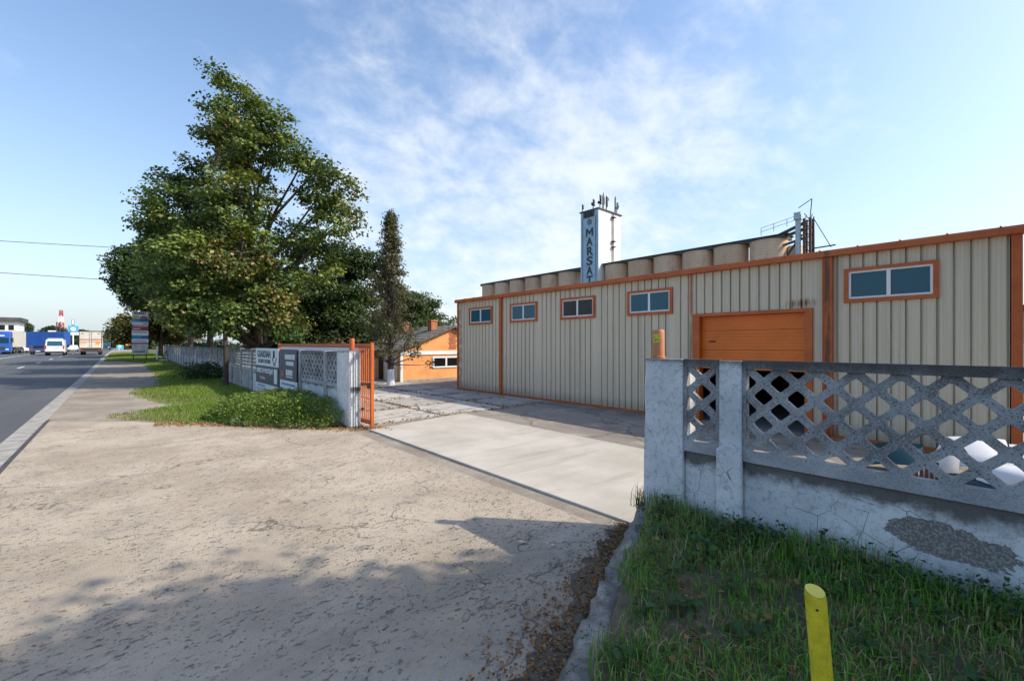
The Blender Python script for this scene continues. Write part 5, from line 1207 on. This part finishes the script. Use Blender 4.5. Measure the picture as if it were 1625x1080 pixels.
n = 1900; x = rng.uniform(.2, 3.7, n); y = rng.uniform(-1.5, 1.9, n); ok = y < np.interp(x, [0, 1.88, 2.76, 4.02], [.5, 1.3, 1.7, 2.2]); x, y = x[ok], y[ok]
litter('bank_litter', x, y, bank_zv(x, y) + .03, .02, .06, 'scattered dead brown leaves lying in the bank grass')
n = 2400; x = rng.uniform(.6, 4.5, n); y = np.interp(x, [.9, 1.24, 3.0, 3.75, 4.4], [13.2, 12.8, 10.55, 9.75, 9.2]) + .05 + rng.normal(0, .22, n) + .15 * vnoise(x, x, 3.0, 2)
litter('gate_litter', x, y, np.full(n, .02), .02, .055, 'orange brown leaf litter along the edge of the left verge and gate post', 1.3)
P_ = []; 
n = 3500; x = rng.uniform(4.3, 10.4, n); j = rng.integers(0, 7, n); y = 9.9 + j * 2.05 + rng.normal(0, .09, n); alt = rng.random(n) < .45; y = np.where(alt, rng.uniform(9.9, 20, n), y); x = np.where(alt, 4.25 + rng.integers(0, 4, n) * 2.25 + rng.normal(0, .08, n), x)
x, y = x[x < 10.6], y[x < 10.6]; n = len(x)
litter('yard_litter', x, y, np.full(n, .012), .03, .08, 'dead leaves and dirt caught in the joints of the yard slabs', .8)
mb = MB(); kx2 = np.linspace(.1, 4.0, 60)
for x_ in kx2:
    wd_ = float(np.interp(x_, [0, 1.9, 2.8, 3.5, 4.0], [.34, .26, .20, .26, .22])) * (1 + .8 * vnoise(np.array(x_), np.array(1.0), 5.0, 3))
    mb.v += [(x_, kerb_y(x_) - .03, .022), (x_ - .02, kerb_y(x_) + wd_ * .6, .021), (x_ - .05, kerb_y(x_) + wd_ + rnd.uniform(-.05, .05), .0185)]
for i in range(59):
    for k in range(2): a = i * 3 + k; mb.f.append((a, a + 3, a + 4, a + 1))
tag(mb.build('kerb_dirt', M['litter_soil'], smooth=True), 'dark dirt washed up along the foot of the kerb', 'dirt', kind='stuff')
# stones and grit on the driveway
def stones(name, x, y, z, s, label):
    n = len(x); base = np.array([[1, 0, 0], [-.5, .87, 0], [-.5, -.87, 0], [0, 0, .8]]); a = rng.uniform(0, 6.28, n); ca, sa = np.cos(a), np.sin(a)
    V = np.empty((n, 4, 3)); bx = base[None] * (1 + .35 * rng.normal(size=(n, 4, 3)))
    V[:, :, 0] = x[:, None] + s[:, None] * (bx[:, :, 0] * ca[:, None] - bx[:, :, 1] * sa[:, None]); V[:, :, 1] = y[:, None] + s[:, None] * (bx[:, :, 0] * sa[:, None] + bx[:, :, 1] * ca[:, None]); V[:, :, 2] = z + s[:, None] * bx[:, :, 2] * .7
    q = np.arange(n)[:, None] * 4; F = np.concatenate([q + [0, 1, 3], q + [1, 2, 3], q + [2, 0, 3]], 0)
    tag(np_mesh(name, V.reshape(-1, 3), F, M['stone']), label, 'grit', kind='stuff')
n = 9000; x = rng.uniform(-1.3, 3.9, n); y = rng.uniform(1.0, 15, n); kk_ = np.interp(x, [-1.4, 1.88, 2.76, 4.02], [.2, 1.62, 2.0, 2.5]); ed = np.interp(x, [-1.3, .1, 1.24, 3.0, 3.75], [15.6, 14.4, 12.9, 10.7, 10.0])
ok = (y > kk_ + .03) & (y < ed) & (rng.random(n) < np.clip(.35 + .6 * vnoise(x, y, .9, 4), .05, 1)); x, y = x[ok], y[ok]
stones('driveway_grit', x, y, .012, rng.uniform(.003, .011, len(x)), 'loose grit and small stones scattered over the driveway')
# left verge grass: short turf away from the path, random green tones with patches of dry blades
def verge_edge(y): return np.interp(y, [10, 13, 14.5, 16, 17, 18.6, 21, 24, 27, 34, 45, 57, 61, 63, 200], [3.8, 1.2, .05, -.3, 1.15, .9, .2, .3, 1.4, 1.6, 1.7, 1.8, .3, -1.2, -1.25])
n = 330000; t = rng.random(n); y = 10 + 95 * t ** 1.9; x = rng.uniform(-1.3, 3.85, n)
de = np.interp(x, [-1.3, .1, 1.24, 3.0, 3.75], [15.6, 14.4, 12.9, 10.7, 10.0])
ed = verge_edge(y) + .35 * vnoise(x, y, 1.1, 6); dist = x - ed
ok = (y > de + .05) & (dist > 0) & (rng.random(n) < np.clip(.25 + dist * .9 + .4 * vnoise(x, y, 2.2, 9), .05, 1)); x, y = x[ok], y[ok]; n = len(x); dist = dist[ok]
sc = np.interp(y, [10, 20, 40, 80], [1, 1.2, 1.7, 2.6]); zz_ = np.array([verge_z(a, b) for a, b in zip(x, y)])
P = np.stack([x, y, zz_], 1); L = (.05 + .07 * rng.random(n)) * sc * np.clip(.6 + dist * .35, .5, 1.15); W = (.008 + .008 * rng.random(n)) * sc
t = rng.random((n, 1)); col = np.array([[.10, .17, .022]]) * (1 - t) + np.array([[.20, .29, .04]]) * t
dry = rng.random((n, 1)) < np.clip(.12 + .55 * vnoise(x, y, .9, 12) - .15 * (dist - 1), .02, .8)[:, None]; col = np.where(dry, np.array([[.25, .21, .10]]) * (.7 + .6 * rng.random((n, 1))), col)
tag(blade_mesh('verge_grass', P, L, W, col, M['grass_blade'], lean=.7), 'bright green short grass on the verge in front of the left fence', 'grass', kind='stuff')
# leafy weed mound by the left gate post
n = 60000; y = rng.uniform(10.0, 17.5, n); x = rng.uniform(1.0, 3.84, n)
lowx = np.interp(y, [10, 10.8, 12, 13.2, 15, 17.5], [3.3, 2.7, 1.9, 1.5, 2.4, 3.3]) + .2 * vnoise(x, y, 2, 3)
hgt = np.interp(y, [10, 10.6, 12, 14, 15.5, 17.5], [.34, .58, .62, .50, .34, .18]) * np.clip((x - lowx) / .55, 0, 1) ** .6 * (1 + .3 * vnoise(x, y, 2.6, 7))
ok = (x > lowx) & (hgt > .03); x, y, hgt = x[ok], y[ok], hgt[ok]; n = len(x)
P = np.stack([x, y, .02 + hgt * (1 - .75 * rng.random(n) ** 2)], 1); t = rng.random((n, 1)); col = np.array([[.08, .145, .024]]) * (1 - t) + np.array([[.20, .28, .05]]) * t
tag(leaf_mesh('weed_mound', P, rng.uniform(.03, .065, n), col, M['leaf'], None, up=.7, aspect=.6), 'leafy green weed mound at the foot of the left fence beside the gate', 'weeds', kind='stuff')
tg = np.array([[4.0, 2.42], [3.86, 2.32], [3.84, 2.2], [3.86, 2.05], [3.95, 2.45]]); P = np.repeat(tg, 26, 0) + rng.normal(0, .03, (130, 2))
tag(blade_mesh('post_tuft', np.stack([P[:, 0], P[:, 1], np.full(130, .24)], 1), rng.uniform(.12, .34, 130), np.full(130, .006), np.array([[.06, .10, .025]]) * (.6 + .8 * rng.random((130, 1))), M['grass_blade'], lean=.6), 'tall dark grass tufts at the foot of the right gate post', 'grass', kind='stuff')
bag = MB().obox((2.05, 12.2, .09), (.09, .03, .01), (-.02, .06, .02), (.0, -.01, .03)).build('paper_scrap', M['white_paint'], bevel=.02); tag(bag, 'crumpled white paper scrap at the front edge of the weed mound', 'litter')
print('tris', sum(len(o.data.loop_triangles) or sum(len(p.vertices) - 2 for p in o.data.polygons) for o in bpy.data.objects if o.type == 'MESH' and len(o.data.polygons) < 3000) + sum(len(o.data.polygons) for o in bpy.data.objects if o.type == 'MESH' and len(o.data.polygons) >= 3000))
